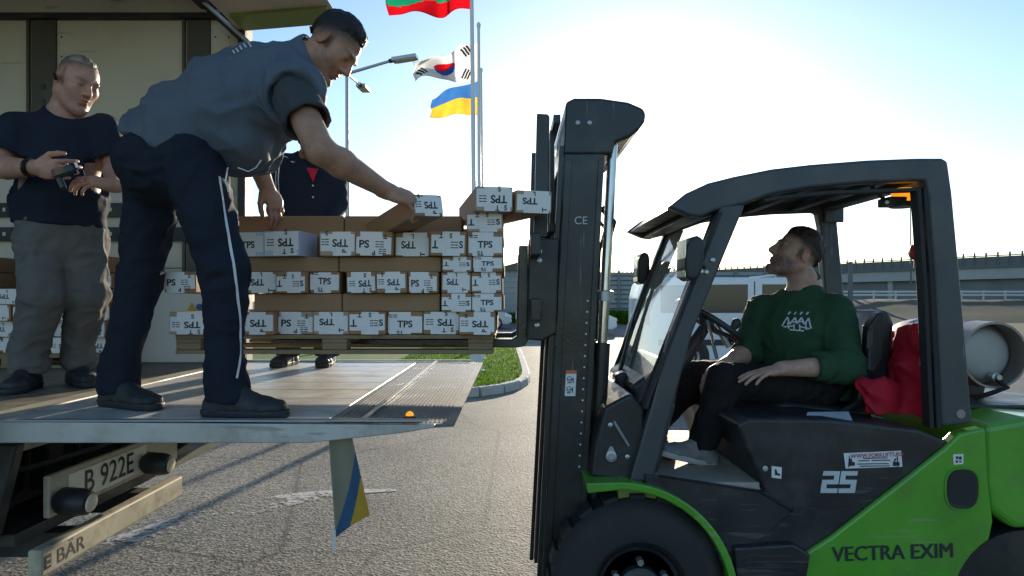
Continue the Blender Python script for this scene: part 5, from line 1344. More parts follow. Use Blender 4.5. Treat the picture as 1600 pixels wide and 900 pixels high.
    # forks
    for yy in (2.86, 3.42):
        fk = [(.068, 1.74), (.03, 1.74), (.022, 1.345), (.0, 1.333), (-1.02, 1.334), (-1.05, 1.326), (-1.05, 1.316), (.02, 1.296), (.055, 1.302), (.075, 1.335)]
        MB().prism(fk, yy, yy + .115, 'y').build('fork', M['fork_steel'], r, bevel=.004)
mast()

# ------------------------------------------------------------------ gas cylinder on the counterweight
def tank():
    a = V(2.165, 2.95, 1.256)
    r = empty('gas_cylinder', a + V(0, .35, -.19), 'scuffed steel gas cylinder strapped across the rear of the forklift', 'gas cylinder')
    MB().lathe(a, (0,1,0), [(.082,.005),(.084,.06),(.088,.11),(.10,.137),(.12,.145),(.60,.145),(.64,.137),(.67,.11),(.69,.05),(.692,.005)], 40).build('shell', M['tank_steel'], r, smooth=40)
    MB().lathe(a, (0,1,0), [(.056,.005),(.058,.06),(.063,.095),(.070,.112),(.085,.120)], 40).build('pale_end', M['tank_pale'], r, smooth=40)
    # open collar round the near end
    col_ = MB(); n = 40; vs = []
    for yy, rr in ((-.0, .150), (.12, .152), (.12, .142), (.0, .140)):
        for i in range(n): vs.append(a + V(rr*math.cos(2*math.pi*i/n), yy, rr*math.sin(2*math.pi*i/n)))
    fs = [(k*n+i, k*n+(i+1)%n, ((k+1)%4)*n+(i+1)%n, ((k+1)%4)*n+i) for k in range(4) for i in range(n)]
    col_.add(vs, fs).build('collar', M['tank_steel'], r, smooth=40)
    for yy in (.30, .52):
        MB().lathe(a + V(0, yy, 0), (0,1,0), [(0,.146),(.002,.151),(.03,.151),(.032,.146)], 40).build('strap', M['galvanised'], r, smooth=40)
    for yy in (.22, .50):
        MB().prism([(2.06, 1.046), (2.27, 1.046), (2.30, 1.16), (2.25, 1.12), (2.165, 1.10), (2.08, 1.12), (2.03, 1.16)], 2.95 + yy, 2.99 + yy, 'y').build('cradle', M['chassis'], r, bevel=.004)
    MB().tube([a + V(.02, .04, -.10), a + V(.03, -.03, -.14), a + V(-.02, 0, -.17), a + V(-.05, .06, -.20)], .012, 6).build('gas_hose', M['rubber'], r, smooth=60)
    MB().lathe(a + V(.02, .05, -.10), (0,-1,0), [(0,.02),(.03,.02),(.035,.012),(.05,.012)], 12).build('valve', M['bolt_steel'], r)
tank()
# ------------------------------------------------------------------ people: smooth bodies from distance fields
import openvdb
def nrm(v): v = np.asarray(v, float); return v/np.linalg.norm(v)
class Sdf:
    def __init__(s, lo, hi, h):
        s.lo = np.array(lo, np.float32); s.h = h
        n = np.ceil((np.array(hi) - np.array(lo))/h).astype(int) + 1
        s.n = n
        s.ax = [(s.lo[i] + h*np.arange(n[i])).astype(np.float32) for i in range(3)]
        s.d = np.full(n, 1.0, np.float32)
    def _sub(s, lo, hi):
        a = np.maximum(0, np.floor((np.array(lo) - s.lo)/s.h).astype(int)); b = np.minimum(s.n, np.ceil((np.array(hi) - s.lo)/s.h).astype(int) + 1)
        if np.any(b <= a): return None, None
        sl = tuple(slice(i, j) for i, j in zip(a, b))
        X = s.ax[0][sl[0]][:, None, None]; Y = s.ax[1][sl[1]][None, :, None]; Z = s.ax[2][sl[2]][None, None, :]
        return sl, (X, Y, Z)
    def _op(s, sl, b, k, op):
        a = s.d[sl]
        if op == 'add':
            if k <= 0: s.d[sl] = np.minimum(a, b); return
            t = np.clip(.5 + .5*(b - a)/k, 0, 1)
            s.d[sl] = b + (a - b)*t - k*t*(1 - t)
        else:
            nb = -b
            if k <= 0: s.d[sl] = np.maximum(a, nb); return
            t = np.clip(.5 - .5*(nb - a)/k, 0, 1)
            s.d[sl] = nb + (a - nb)*t + k*t*(1 - t)
    def cone(s, p0, p1, r0, r1, k=.02, op='add'):
        p0 = np.asarray(p0, float); p1 = np.asarray(p1, float); m = max(r0, r1) + k + 3*s.h
        sl, g = s._sub(np.minimum(p0, p1) - m, np.maximum(p0, p1) + m)
        if sl is None: return s
        ba = p1 - p0; bb = max(ba@ba, 1e-9)
        q = [(g[i] - p0[i]).astype(np.float32) for i in range(3)]
        t = np.clip((q[0]*ba[0] + q[1]*ba[1] + q[2]*ba[2])/bb, 0, 1)
        d = np.sqrt((q[0] - t*ba[0])**2 + (q[1] - t*ba[1])**2 + (q[2] - t*ba[2])**2) - (r0 + (r1 - r0)*t)
        s._op(sl, d.astype(np.float32), k, op); return s
    def ball(s, c, r, k=.02, op='add'): return s.cone(c, np.asarray(c, float) + 1e-4, r, r, k, op)
    def ell(s, c, rad, F=None, k=.02, op='add'):
        """ellipsoid; F rows are its axes"""
        c = np.asarray(c, float); rad = np.asarray(rad, float); F = np.eye(3) if F is None else np.asarray(F, float)
        m = np.sqrt(((F*rad[:, None])**2).sum(0)) + k + 3*s.h
        sl, g = s._sub(c - m, c + m)
        if sl is None: return s
        q = [(g[i] - c[i]).astype(np.float32) for i in range(3)]
        l = [q[0]*F[i][0] + q[1]*F[i][1] + q[2]*F[i][2] for i in range(3)]
        k0 = np.sqrt(sum((l[i]/rad[i])**2 for i in range(3))) + 1e-6
        k1 = np.sqrt(sum((l[i]/rad[i]**2)**2 for i in range(3))) + 1e-6
        s._op(sl, (k0*(k0 - 1)/k1).astype(np.float32), k, op); return s
    def loft(s, pts, rads, side, k=.02, op='add'):
        """elliptical sections (side radius, depth radius) along a polyline"""
        for i in range(len(pts)-1):
            p0, p1 = np.asarray(pts[i], float), np.asarray(pts[i+1], float)
            ba = p1 - p0; L_ = np.linalg.norm(ba); w = ba/L_
            u = np.asarray(side, float); u = nrm(u - w*(u@w)); v = np.cross(w, u)
            m = max(*rads[i], *rads[i+1]) + k + 3*s.h
            sl, g = s._sub(np.minimum(p0, p1) - m, np.maximum(p0, p1) + m)
            if sl is None: continue
            q = [(g[j] - p0[j]).astype(np.float32) for j in range(3)]
            dot = lambda e: q[0]*e[0] + q[1]*e[1] + q[2]*e[2]
            ax_ = dot(w); t = np.clip(ax_/L_, 0, 1)
            ra = rads[i][0] + (rads[i+1][0] - rads[i][0])*t; rb = rads[i][1] + (rads[i+1][1] - rads[i][1])*t
            over = ax_ - t*L_; rm = np.minimum(ra, rb)
            rr = np.sqrt((dot(u)/ra)**2 + (dot(v)/rb)**2 + (over/(rm*.8))**2)
            s._op(sl, ((rr - 1)*rm*.9).astype(np.float32), k, op)
        return s
    def cut(s, p, n, k=.004):
        """remove the half space on the side n points to"""
        p = np.asarray(p, float); n = nrm(n)
        X, Y, Z = s.ax[0][:, None, None], s.ax[1][None, :, None], s.ax[2][None, None, :]
        d = ((X - p[0])*n[0] + (Y - p[1])*n[1] + (Z - p[2])*n[2]).astype(np.float32)
        s.d = np.maximum(s.d, d); return s
    def cut_in(s, p, n, c, r):
        """the same, only inside a ball"""
        c = np.asarray(c, float); sl, g = s._sub(c - r, c + r)
        if sl is None: return s
        n = nrm(n)
        d = ((g[0] - p[0])*n[0] + (g[1] - p[1])*n[1] + (g[2] - p[2])*n[2]).astype(np.float32)
        inside = ((g[0] - c[0])**2 + (g[1] - c[1])**2 + (g[2] - c[2])**2) < r*r
        s.d[sl] = np.where(inside, np.maximum(s.d[sl], d), s.d[sl]); return s
    def mesh(s):
        g = openvdb.FloatGrid(1.0); g.copyFromArray(np.clip(s.d, -.2, .2)); g.transform = openvdb.createLinearTransform(s.h)
        pts, tri, quad = g.convertToPolygons(isovalue=0.0, adaptivity=0.0)
        return pts + s.lo, tri, quad

_lat = {}
def vnoise(Pn, seed=0):
    """value noise in [-1, 1] at N x 3 points"""
    if seed not in _lat: _lat[seed] = np.random.default_rng(seed).uniform(-1, 1, (32, 32, 32)).astype(np.float32)
    g = _lat[seed]; i = np.floor(Pn).astype(int); f = Pn - i; f = f*f*(3 - 2*f)
    out = 0
    for dx in (0, 1):
        for dy in (0, 1):
            for dz in (0, 1):
                w = (f[:, 0] if dx else 1 - f[:, 0])*(f[:, 1] if dy else 1 - f[:, 1])*(f[:, 2] if dz else 1 - f[:, 2])
                out = out + w*g[(i[:, 0]+dx) % 32, (i[:, 1]+dy) % 32, (i[:, 2]+dz) % 32]
    return out

def folds(amp, dirs, seed):
    """cloth folds: ridged noise drawn out along one direction"""
    def f(P_):
        out = 0
        for k, (d, wl, stretch, a) in enumerate(dirs):
            d = nrm(d); u = nrm(np.cross(d, [.3, .8, .5])); v = np.cross(d, u)
            q = np.stack([(P_@d)/wl/stretch, (P_@u)/wl, (P_@v)/wl], 1) + 7.3*k
            n = vnoise(q + .6*vnoise(q*.7, seed+9)[:, None], seed + k)
            out = out + a*(.5 - np.abs(n)*1.6)
        return amp*out
    return f

def sdf_object(name, s, mat_, parent, disp=None, colour=None, smooth_it=0, flip=False):
    pts, tri, quad = s.mesh()
    if len(quad) == 0: print('EMPTY', name)
    me = bpy.data.meshes.new(name)
    off = base_of(parent) if parent is not None else Vector((0,0,0))
    P_ = pts.astype(np.float64)
    faces = [tuple(q) for q in (quad[:, ::-1] if flip else quad)] + [tuple(q) for q in (tri[:, ::-1] if flip else tri)]
    me.from_pydata([tuple(p) for p in P_], [], faces)
    me.update()
    nv = len(P_)
    if disp is not None:
        no = np.empty(nv*3, np.float32); me.vertices.foreach_get('normal', no); no = no.reshape(-1, 3)
        P_ = P_ + no*disp(P_)[:, None]
    if colour is not None:
        ca = me.color_attributes.new('tint', 'FLOAT_COLOR', 'POINT')
        ca.data.foreach_set('color', np.concatenate([colour(P_), np.ones((nv, 1))], 1).astype(np.float32).ravel())
    me.vertices.foreach_set('co', (P_ - np.array(off)).astype(np.float32).ravel())
    me.polygons.foreach_set('use_smooth', np.ones(len(me.polygons), bool))
    me.materials.append(mat_)
    me.update()
    return link(name, me, parent)

def skin_mat(name, rough=.5, hair=False):
    m = bpy.data.materials.new(name); m.use_nodes = True
    t = m.node_tree; N = t.nodes; L = t.links; b = N['Principled BSDF']
    at_ = N.new('ShaderNodeAttribute'); at_.attribute_name = 'tint'
    tc = N.new('ShaderNodeTexCoord'); nz = N.new('ShaderNodeTexNoise'); nz.inputs['Scale'].default_value = 300 if hair else 45; nz.inputs['Detail'].default_value = 4
    L.new(tc.outputs['Object'], nz.inputs['Vector'])
    mr = N.new('ShaderNodeMapRange'); mr.inputs[1].default_value = .3; mr.inputs[2].default_value = .7
    mr.inputs[3].default_value = .55 if hair else .9; mr.inputs[4].default_value = 1.4 if hair else 1.1
    L.new(nz.outputs['Fac'], mr.inputs[0])
    mx = N.new('ShaderNodeMix'); mx.data_type = 'RGBA'; mx.blend_type = 'MULTIPLY'; mx.inputs[0].default_value = 1
    L.new(at_.outputs['Color'], mx.inputs[6]); L.new(mr.outputs[0], mx.inputs[7]); L.new(mx.outputs[2], b.inputs['Base Color'])
    b.inputs['Roughness'].default_value = rough
    b.inputs['Specular IOR Level'].default_value = .35
    if not hair:
        b.inputs['Subsurface Weight'].default_value = .12
        b.inputs['Subsurface Radius'].default_value = (.012, .005, .003)
        b.inputs['Subsurface Scale'].default_value = .6
    bp = N.new('ShaderNodeBump'); bp.inputs['Strength'].default_value = .5 if hair else .12; bp.inputs['Distance'].default_value = .004
    L.new(nz.outputs['Fac'], bp.inputs['Height']); L.new(bp.outputs[0], b.inputs['Normal'])
    M[name] = m
skin_mat('skin'); skin_mat('hair', .55, True)

def frame(fwd, up):
    f = nrm(fwd); u = np.asarray(up, float); u = nrm(u - f*(u@f)); l = np.cross(u, f)
    return np.stack([f, l, u])         # rows: forward, left, up

class Head:
    def __init__(s, c, fwd, up, sc=1.0): s.c = np.asarray(c, float); s.F = frame(fwd, up); s.sc = sc; s.hl = None
    def w(s, x, y, z): return s.c + s.sc*(np.array([x, y, z])@s.F)
    def loc(s, P_): return ((P_ - s.c)@s.F.T)/s.sc
    def build(s, S, nose=1.0, jaw=1.0, fat=0.0):
        c = s.sc; w = s.w; F = s.F
        e = lambda p, r, k=.015, op='add', FF=None: S.ell(w(*p), np.array(r)*c, F if FF is None else FF, k, op)
        e((-.014, 0, .036), (.097, .076, .084))
        e((.026, 0, -.030), (.064+fat*.3, .059+fat, .084), .02)
        for q in (-1, 1):
            S.cone(w(-.014, q*.051, -.048), w(.055, q*.022, -.100), (.023*jaw+fat)*c, .021*c, .02)
            e((.050, q*.040, -.014), (.026+fat*.5, .024+fat*.5, .026), .018)          # cheek
        S.ball(w(.075, 0, -.103), .023*jaw*c, .02)
        S.cone(w(.079, -.034, .025), w(.084, 0, .022), .012*c, .012*c, .012)
        S.cone(w(.079, .034, .025), w(.084, 0, .022), .012*c, .012*c, .012)
        for q in (-1, 1): e((.096, q*.031, .003), (.018, .017, .011), .010, 'sub')
        for q in (-1, 1): e((.074, q*.031, .002), (.0135, .015, .012), .004)          # lids
        S.cone(w(.088, 0, .016), w(.108, 0, -.026), .0075*c, .0125*nose*c, .008)
        for q in (-1, 1): S.ball(w(.096, q*.0125, -.031), .0088*c, .006)
        e((.087, 0, -.0565), (.010, .023, .0055), .006)
        e((.085, 0, -.0690), (.011, .020, .0065), .006)
        e((.101, 0, -.0625), (.009, .024, .0018), .005, 'sub')
        e((.086, 0, -.083), (.008, .018, .005), .006, 'sub')
        for q in (-1, 1):
            tilt = frame(F[0]*.93 + F[2]*.2 , F[2])
            e((-.014, q*(.077+fat*.3), -.004), (.021, .008, .033), .006, 'add', frame(F[0] - .35*F[2]*1 + q*F[1]*.25, F[2]))
            e((-.008, q*(.087+fat*.3), .000), (.011, .009, .019), .003, 'sub')
        return s
    def tint(s, skin, lips=(.30, .10, .08), hairc=(.02, .015, .012), stubble=.5, brow=True):
        skin = np.array(skin)
        def f(P_):
            L_ = s.loc(P_); x, y, z = L_.T
            c = np.tile(skin, (len(P_), 1))
            mot = (1 + .10*vnoise(P_*28, 3) + .06*vnoise(P_*70, 5))
            c = c*mot[:, None]
            near = (np.abs(L_).max(1) < .16)
            def blend(mask, col):
                nonlocal c
                mask = np.clip(mask, 0, 1)[:, None]*near[:, None]
                c = c*(1-mask) + np.array(col)*mask
            # beard shadow
            st = np.clip((-.030 - z)/.018, 0, 1)*np.clip((x + .005)/.03, 0, 1)*np.clip((.125+z)/.01, 0, 1)
            blend(st*stubble*np.clip(.85 + .4*vnoise(P_*120, 15), 0, 1), skin*np.array([.36, .34, .37]))
            # redder ears, nose, cheeks
            blend(.35*np.exp(-((x-.10)**2 + y**2 + (z+.028)**2)/.0005), skin*np.array([1.15, .8, .75]))
            blend(.45*(np.abs(y) > .074)*(np.abs(x+.014) < .03), skin*np.array([1.15, .75, .7]))
            blend(.8*np.exp(-(((z+.0625)/.009)**2 + (y/.020)**2)**2)*(x > .07), lips)
            if s.hl is not None:
                sl_, of_, ft_, fd_, hc_ = s.hl
                hg = z - sl_*x - of_ + .006*vnoise(P_*70, 12)
                fm = np.clip((ft_ + (z - .06)*.45 - x + .004*vnoise(P_*90, 13))/.008, 0, 1)
                side_ = np.clip(np.exp(-((x-.012)/.010)**2)*np.clip((z + .030)/.01, 0, 1)*(np.abs(y) > .05)*(z < .06), 0, 1)*.8
                blend(np.maximum(np.clip(hg/fd_, 0, 1)*fm, side_)*.95*(z > -.085), hc_)
            if brow:
                blend(.85*np.exp(-(((z-.0265-.06*np.abs(y)*0)/.0055)**2 + ((np.abs(y)-.030)/.019)**4))*(x > .05), hairc)
            # brow shade painted into the skin round the eye, then the lash line
            blend(.35*np.exp(-(((z-.004)/.012)**2 + ((np.abs(y)-.031)/.018)**4))*(x > .05), skin*np.array([.6, .5, .5]))
            blend(.95*np.exp(-(((z-.003)/.004)**2 + ((np.abs(y)-.031)/.012)**4))*(x > .06), np.array(hairc)*.8)
            return c
        return f
    def hair(s, parent, hairc, skinc, slope=.62, off=.012, top=.0, side=.0, fade=.03, grain=.003, front=.072, sink=.014, inset=.012, grey=None, name='hair'):
        S = Sdf(s.c - .16, s.c + .16, .004); F = s.F; c = s.sc; off = off + inset
        S.ell(s.w(-.015, 0, .040 + top*.5), np.array([.0995 + top*.35, .078 + side, .0850 + top])*c, F, 0)
        S.ell(s.w(-.050, 0, -.010), np.array([.062, .066 + side, .075])*c, F, .015)
        # keep what lies above the sloping hairline
        n = -(F[2] - slope*F[0]); S.cut(s.w(0, 0, off), n)
        S.cut(s.w(front, 0, .06), F[0]*1 - F[2]*.45)
        def disp(P_):
            L_ = s.loc(P_)
            q = np.stack([L_[:, 0]*60, L_[:, 1]*160, L_[:, 2]*60], 1)
            hgt = (L_[:, 2] - slope*L_[:, 0] - off)
            fr_ = np.clip((front + .012 + (L_[:, 2] - .06)*.45 - L_[:, 0])/.03, 0, 1)
            return grain*vnoise(q, 4) + grain*.7*vnoise(P_*40, 6) - sink*(1 - np.clip(np.minimum(hgt/.045, fr_), 0, 1))
        hc = np.array(hairc)
        def col(P_):
            L_ = s.loc(P_)
            base = hc*(1 + .25*vnoise(P_*90, 8))[:, None]
            if grey is not None:
                gm = np.clip(.5 + .6*vnoise(P_*50, 9) + (L_[:, 0]-.02)*6, 0, 1)[:, None]; base = base*(1-gm) + np.array(grey)*gm
            return base
        return sdf_object(name, S, M['hair'], parent, disp, col)
    def eyes(s, parent, iris=(.03, .02, .015)):
        for q in (-1, 1):
            c = Vector(s.w(.0765, q*.031, .003)); f = Vector(s.F[0])
            b = MB().lathe(c, f, [(-.012*math.cos(a)*1, .012*math.sin(a) + 1e-5) for a in [math.pi*i/10 for i in range(11)]], 14)
            b.m = [1 if (k//14) >= 8 else 0 for k in range(len(b.f))]
            b.build('eye', [M['cloth_white'], M['device_black']], parent, smooth=60)

def hand(S, wrist, fwd, palm, thumb_side, curl=(.5, .5, .5, .55), spread=.06, tcurl=.5, tout=.7, sc=1.0, thick=1.0):
    """wrist centre; fwd runs along the palm, palm is the direction the palm faces, thumb_side points to the thumb's side"""
    f = nrm(fwd); p = np.asarray(palm, float); p = nrm(p - f*(p@f)); t = np.asarray(thumb_side, float); t = nrm(t - f*(t@f) - p*(t@p))
    w = np.asarray(wrist, float); c = sc
    FR = np.stack([f, t, p])
    S.cone(w - f*.02*c, w + f*.015*c, .0265*c, .027*c, .015)
    S.ell(w + f*.050*c, np.array([.056, .043, .0175*thick])*c, FR, .012)
    S.ell(w + f*.035*c + t*.022*c + p*.008*c, np.array([.034, .018, .016])*c, FR, .012)
    S.ell(w + f*.035*c - t*.025*c + p*.006*c, np.array([.036, .015, .014])*c, FR, .012)
    lens = [(.044, .026, .021), (.048, .030, .022), (.045, .028, .022), (.036, .021, .019)]
    for i in range(4):
        o = (.0325 - .0215*i)
        base = w + f*(.088 - .004*abs(i-1) - (.006 if i == 3 else 0))*c + t*o*c
        d = nrm(f + t*spread*(1.5-i)); a = 0; q = base - d*.01*c; r_ = (.0096, .0098, .0094, .0082)[i]*c
        cu = curl[i]; prev = q
        for j in range(3):
            a += cu*(1.0, 1.15, .8)[j]
            dd = d*math.cos(a) + p*math.sin(a)
            nx = prev + dd*lens[i][j]*c*(1.25 if j == 0 else 1)
            S.cone(prev, nx, r_*(1 - .07*j), r_*(1 - .07*(j+1)), .003 if j else .006); prev = nx
    b = w + f*.022*c + t*.030*c + p*.006*c
    d1 = nrm(f*.75 + t*tout + p*.25); m1 = b + d1*.042*c
    d2 = nrm(f*(1 - .2*tcurl) + t*(tout*.5 - .4*tcurl) + p*(.25 + .5*tcurl)); m2 = m1 + d2*.032*c
    d3 = nrm(f*(1 - .3*tcurl) + t*(tout*.35 - .6*tcurl) + p*(.2 + .6*tcurl)); m3 = m2 + d3*.024*c
    S.cone(b, m1, .0155*c, .012*c, .008); S.cone(m1, m2, .012*c, .0108*c, .004); S.cone(m2, m3, .0108*c, .0088*c, .004)
    return S

def arm(S, sh, el, wr, r=(.050, .043, .040, .028), k=.015):
    sh, el, wr = map(lambda v: np.asarray(v, float), (sh, el, wr))
    S.cone(sh, el, r[0], r[1], k)
    f = el + (wr - el)*.28
    S.cone(el, f, r[1]*.96, r[2]*1.06, k); S.cone(f, wr, r[2]*1.06, r[3], k)

def shoe(name, parent, ankle, toe_dir, length, mat_, sole, down=(0,0,-1), h=.10, sole_m='shoe_dark', w=.046):
    a = np.asarray(ankle, float); d = np.asarray(down, float); t = np.asarray(toe_dir, float); d = nrm(d); t = nrm(t - d*(t@d)); l = np.cross(d, t)
    S = Sdf(a - .34, a + .34, .005); F = np.stack([t, l, -d])
    heel = a - t*.055 + d*(h - .035); ball_ = a + t*(length - .135) + d*(h - .032); toe = a + t*(length - .09) + d*(h - .034)
    S.loft([heel, heel*.5 + ball_*.5, ball_, toe], [(.036, .034), (w*.86, .036), (w, .032), (w*.86, .026)], l, .015)
    S.cone(a + t*.005 - d*.015, heel + t*.03, .043, .036, .03); S.cone(a + t*.02, ball_ - d*.004 - t*.02, .036, .026, .03)
    S.cut(a + d*(h - .014), d)
    o = sdf_object(name, S, mat_, parent, folds(.002, [(l, .03, 2, 1)], 5))
    S2 = Sdf(a - .34, a + .34, .005)
    hs = heel + d*.012
    S2.loft([heel + d*.01, heel*.5 + ball_*.5 + d*.01, ball_ + d*.01, toe + d*.01], [(.041, .05), (w*.92, .05), (w*1.06, .05), (w*.94, .05)], l, .01)
    S2.cut(a + d*h, d); S2.cut(a + d*(h - .026), -d)
    sdf_object('sole', S2, M[sole_m], o)
    return o

def ribbon_on(name, obj, pts, width, mat_, parent, n=40, lift=.003, ref=None):
    """narrow strip laid on the surface of obj, following pts seen from the direction ref"""
    off = Vector(base_of(obj))
    bm = bmesh.new(); bm.from_mesh(obj.data); tree = BVHTree.FromBMesh(bm); bm.free()
    P_ = [Vector(p) for p in pts]; ls = [0]
    for i in range(len(P_)-1): ls.append(ls[-1] + (P_[i+1]-P_[i]).length)
    eye = V(0, 0, CAM_Z); mid = []
    for k in range(n+1):
        t = ls[-1]*k/n; i = max([j for j in range(len(ls)-1) if ls[j] <= t + 1e-9] or [0])
        q = P_[i].lerp(P_[i+1], (t - ls[i])/max(ls[i+1]-ls[i], 1e-9))
        rd = Vector(ref).normalized() if ref is not None else (eye - q).normalized()
        hit = tree.ray_cast(q + rd*.6 - off, -rd)
        if hit[0] is None: hit = tree.find_nearest(q - off)
        mid.append((hit[0] + off, hit[1]))
    for _ in range(3):
        mid = [mid[0]] + [((mid[k-1][0] + mid[k][0]*2 + mid[k+1][0])/4, mid[k][1]) for k in range(1, n)] + [mid[n]]
    rows_ = []
    for k in range(n+1):
        a_, b_ = mid[max(k-1, 0)], mid[min(k+1, n)]
        c_ = (a_[0] + mid[k][0]*2 + b_[0])/4; nn = (a_[1] + mid[k][1]*2 + b_[1]).normalized()
        d = (b_[0] - a_[0]).normalized(); s_ = d.cross(nn).normalized()
        rows_.append((c_ - s_*width*.5 + nn*lift, c_ + s_*width*.5 + nn*lift))
    b = MB()
    for k in range(n): b.quad(rows_[k][0], rows_[k][1], rows_[k+1][1], rows_[k+1][0])
    return b.build(name, mat_, parent, smooth=80)

def decal_on(name, obj, tris, origin, xdir, zdir, mat_, parent, lift=.003):
    """flat 2-D print (verts, faces) laid onto the surface of obj by casting along its normal"""
    off = Vector(base_of(obj)); bm = bmesh.new(); bm.from_mesh(obj.data); tree = BVHTree.FromBMesh(bm); bm.free()
    x = Vector(xdir).normalized(); z = Vector(zdir); z = (z - x*z.dot(x)).normalized(); n = x.cross(z)
    vs = []
    for u, v in tris[0]:
        p = Vector(origin) + x*u + z*v
        hit = tree.ray_cast(p + n*.4 - off, -n)
        vs.append((hit[0] + off + n*lift) if hit[0] is not None else p)
    return MB().add(vs, tris[1]).build(name, mat_, parent)
def A_(x, y, Y): return np.array(at(x, y, Y), float)
def xhand(S, wrist, fwd, palm, side, **k):
    t = np.cross(fwd, palm) if side == 'R' else np.cross(palm, fwd)
    return hand(S, wrist, fwd, palm, t, **k)

# ================================================================== man bending over the cartons
def person_bending():
    r = empty('person', (-1.2, 2.4, FZ), 'man in a blue-grey vest and navy trousers bending right and lifting a carton', 'person')
    skin = (.43, .23, .145)
    HRt, HLt = A_(298, 248, 2.34), A_(248, 242, 2.52)
    KR, KL = A_(352, 425, 2.28), A_(220, 432, 2.55)
    AR, AL = A_(353, 608, 2.28), A_(184, 600, 2.49)
    SR, SL = A_(458, 146, 2.28), A_(446, 122, 2.63)
    ER, EL = A_(502, 236, 2.15), A_(390, 226, 2.80)
    WR, WL = A_(606, 299, 2.37), A_(417, 294, 2.76)
    ch, nk = A_(430, 128, 2.46), A_(484, 92, 2.46)
    hd = Head(A_(520, 76, 2.47), (.68, -.10, -.72), (.72, .05, .68), 1.02)
    # body: one continuous surface
    S = Sdf((-1.75, 2.0, FZ), (-.25, 3.05, 2.68), .0058)
    pel = A_(272, 222, 2.43)
    lat = SL - SR
    S.loft([pel, A_(340, 178, 2.45), ch], [(.15, .10), (.14, .10), (.17, .10)], lat, .03)
    S.cone(SR, SL, .055, .055, .04)
    S.cone(ch, nk, .09, .062, .03); S.cone(nk, hd.w(-.025, 0, -.045), .062, .056, .025)
    for H_, K_, An in ((HRt, KR, AR), (HLt, KL, AL)):
        S.cone(pel, H_, .11, .09, .03); S.cone(H_, K_, .075, .052, .02); S.cone(K_, An, .05, .036, .02)
    arm(S, SR, ER, WR, (.056, .047, .046, .029)); arm(S, SL, EL, WL, (.055, .047, .045, .030))
    hd.build(S)
    xhand(S, WR, (.86, .30, -.22), (.25, .62, -.75), 'R', curl=(.62, .66, .66, .6), tcurl=.2, tout=.9, sc=1.05)
    xhand(S, WL, (.50, -.10, -.86), (-.62, .55, -.45), 'L', curl=(.42, .5, .55, .6), tcurl=.4, tout=.5, sc=1.02)
    hd.hl = (.55, -.006, .088, .06, np.array((.018, .014, .012)))
    body = sdf_object('body', S, M['skin'], r, None, hd.tint(skin, hairc=(.02, .014, .01), stubble=.65))
    hd.hair(r, (.016, .013, .011), skin, slope=.55, off=.022, top=.012, side=.001, fade=.05, grain=.0035, front=.085)
    # trousers
    S = Sdf((-1.75, 2.05, FZ + .03), (-.75, 2.85, 2.36), .0065)
    S.loft([A_(248, 262, 2.43), A_(285, 205, 2.44)], [(.178, .158), (.165, .125)], lat, .04)
    for H_, K_, An, kn in ((HRt, KR, AR, .077), (HLt, KL, AL, .076)):
        S.cone(H_, K_, .110, kn, .05); S.cone(K_, An + np.array([0, 0, .02]), kn, .060, .03)
        S.cone(An + np.array([.0, 0, .07]), An + np.array([.01, 0, -.035]), .060, .070, .03)
    S.cut(np.array([0, 0, FZ + .05]), (0, 0, -1))
    tr = sdf_object('trousers', S, M['cloth_navy_dark'], r,
                    folds(.008, [((.4, 0, 1), .075, 1.6, 1.0), ((1, .3, .25), .045, 2.2, .8)], 21))
    ribbon_on('side_stripe', tr, [at(342, 275, 2.2), at(350, 330, 2.2), at(366, 420, 2.2), at(375, 500, 2.2), at(375, 560, 2.2), at(369, 592, 2.2)], .009, M['cloth_white'], tr, 70)
    # grey tee shirt: sleeves and collar
    S = Sdf((-1.3, 2.0, 1.75), (-.5, 3.0, 2.6), .006)
    S.cone(SR + .1*(ER-SR), SR + .55*(ER - SR), .080, .082, .02); S.cone(SL, SL + .55*(EL - SL), .085, .078, .02)
    S.loft([ch, A_(462, 108, 2.46)], [(.11, .09), (.10, .07)], lat, .03)
    S.cone(nk - .2*(nk - ch), nk + .25*(hd.c - nk), .066, .066, .02)
    for s_, e_ in ((SR, ER), (SL, EL)):
        p = s_ + .52*(e_ - s_); S.cut_in(p, e_ - s_, p + .06*nrm(e_-s_), .14)
        S.cone(p - .02*nrm(e_-s_), p + .04*nrm(e_-s_), .069, .071, 0, 'sub')
    hn = hd.c - nk; S.cut_in(nk + .30*hn, hn, nk + .5*hn, .09)
    sdf_object('tee_shirt', S, M['cloth_tee_grey'], r, folds(.005, [((0, 1, .3), .05, 2, 1), ((1, 0, -1), .035, 2, .6)], 31))
    # vest
    S = Sdf((-1.62, 2.05, 1.85), (-.5, 2.95, 2.62), .006)
    ax = [A_(236, 246, 2.44), A_(300, 206, 2.45), A_(360, 172, 2.45), A_(412, 146, 2.455), A_(450, 118, 2.46)]
    S.loft(ax, [(.19, .150), (.20, .172), (.21, .188), (.205, .170), (.18, .122)], lat, .03)
    S.ell(A_(392, 238, 2.46), (.105, .17, .075), frame((.9, 0, .3), (0, 0, 1)), .05)
    S.cone(SR, SL, .105, .10, .04)
    S.cone(A_(462, 100, 2.46), A_(491, 88, 2.465), .092, .083, .025)                 # stand-up collar
    c0, c1 = A_(491, 86, 2.465), A_(500, 82, 2.465); S.cut_in(c0, c1 - c0, c0 + (c1-c0)*3, .12)
    S.cone(c0 - (c1-c0)*.6, c1, .066, .074, 0, 'sub')
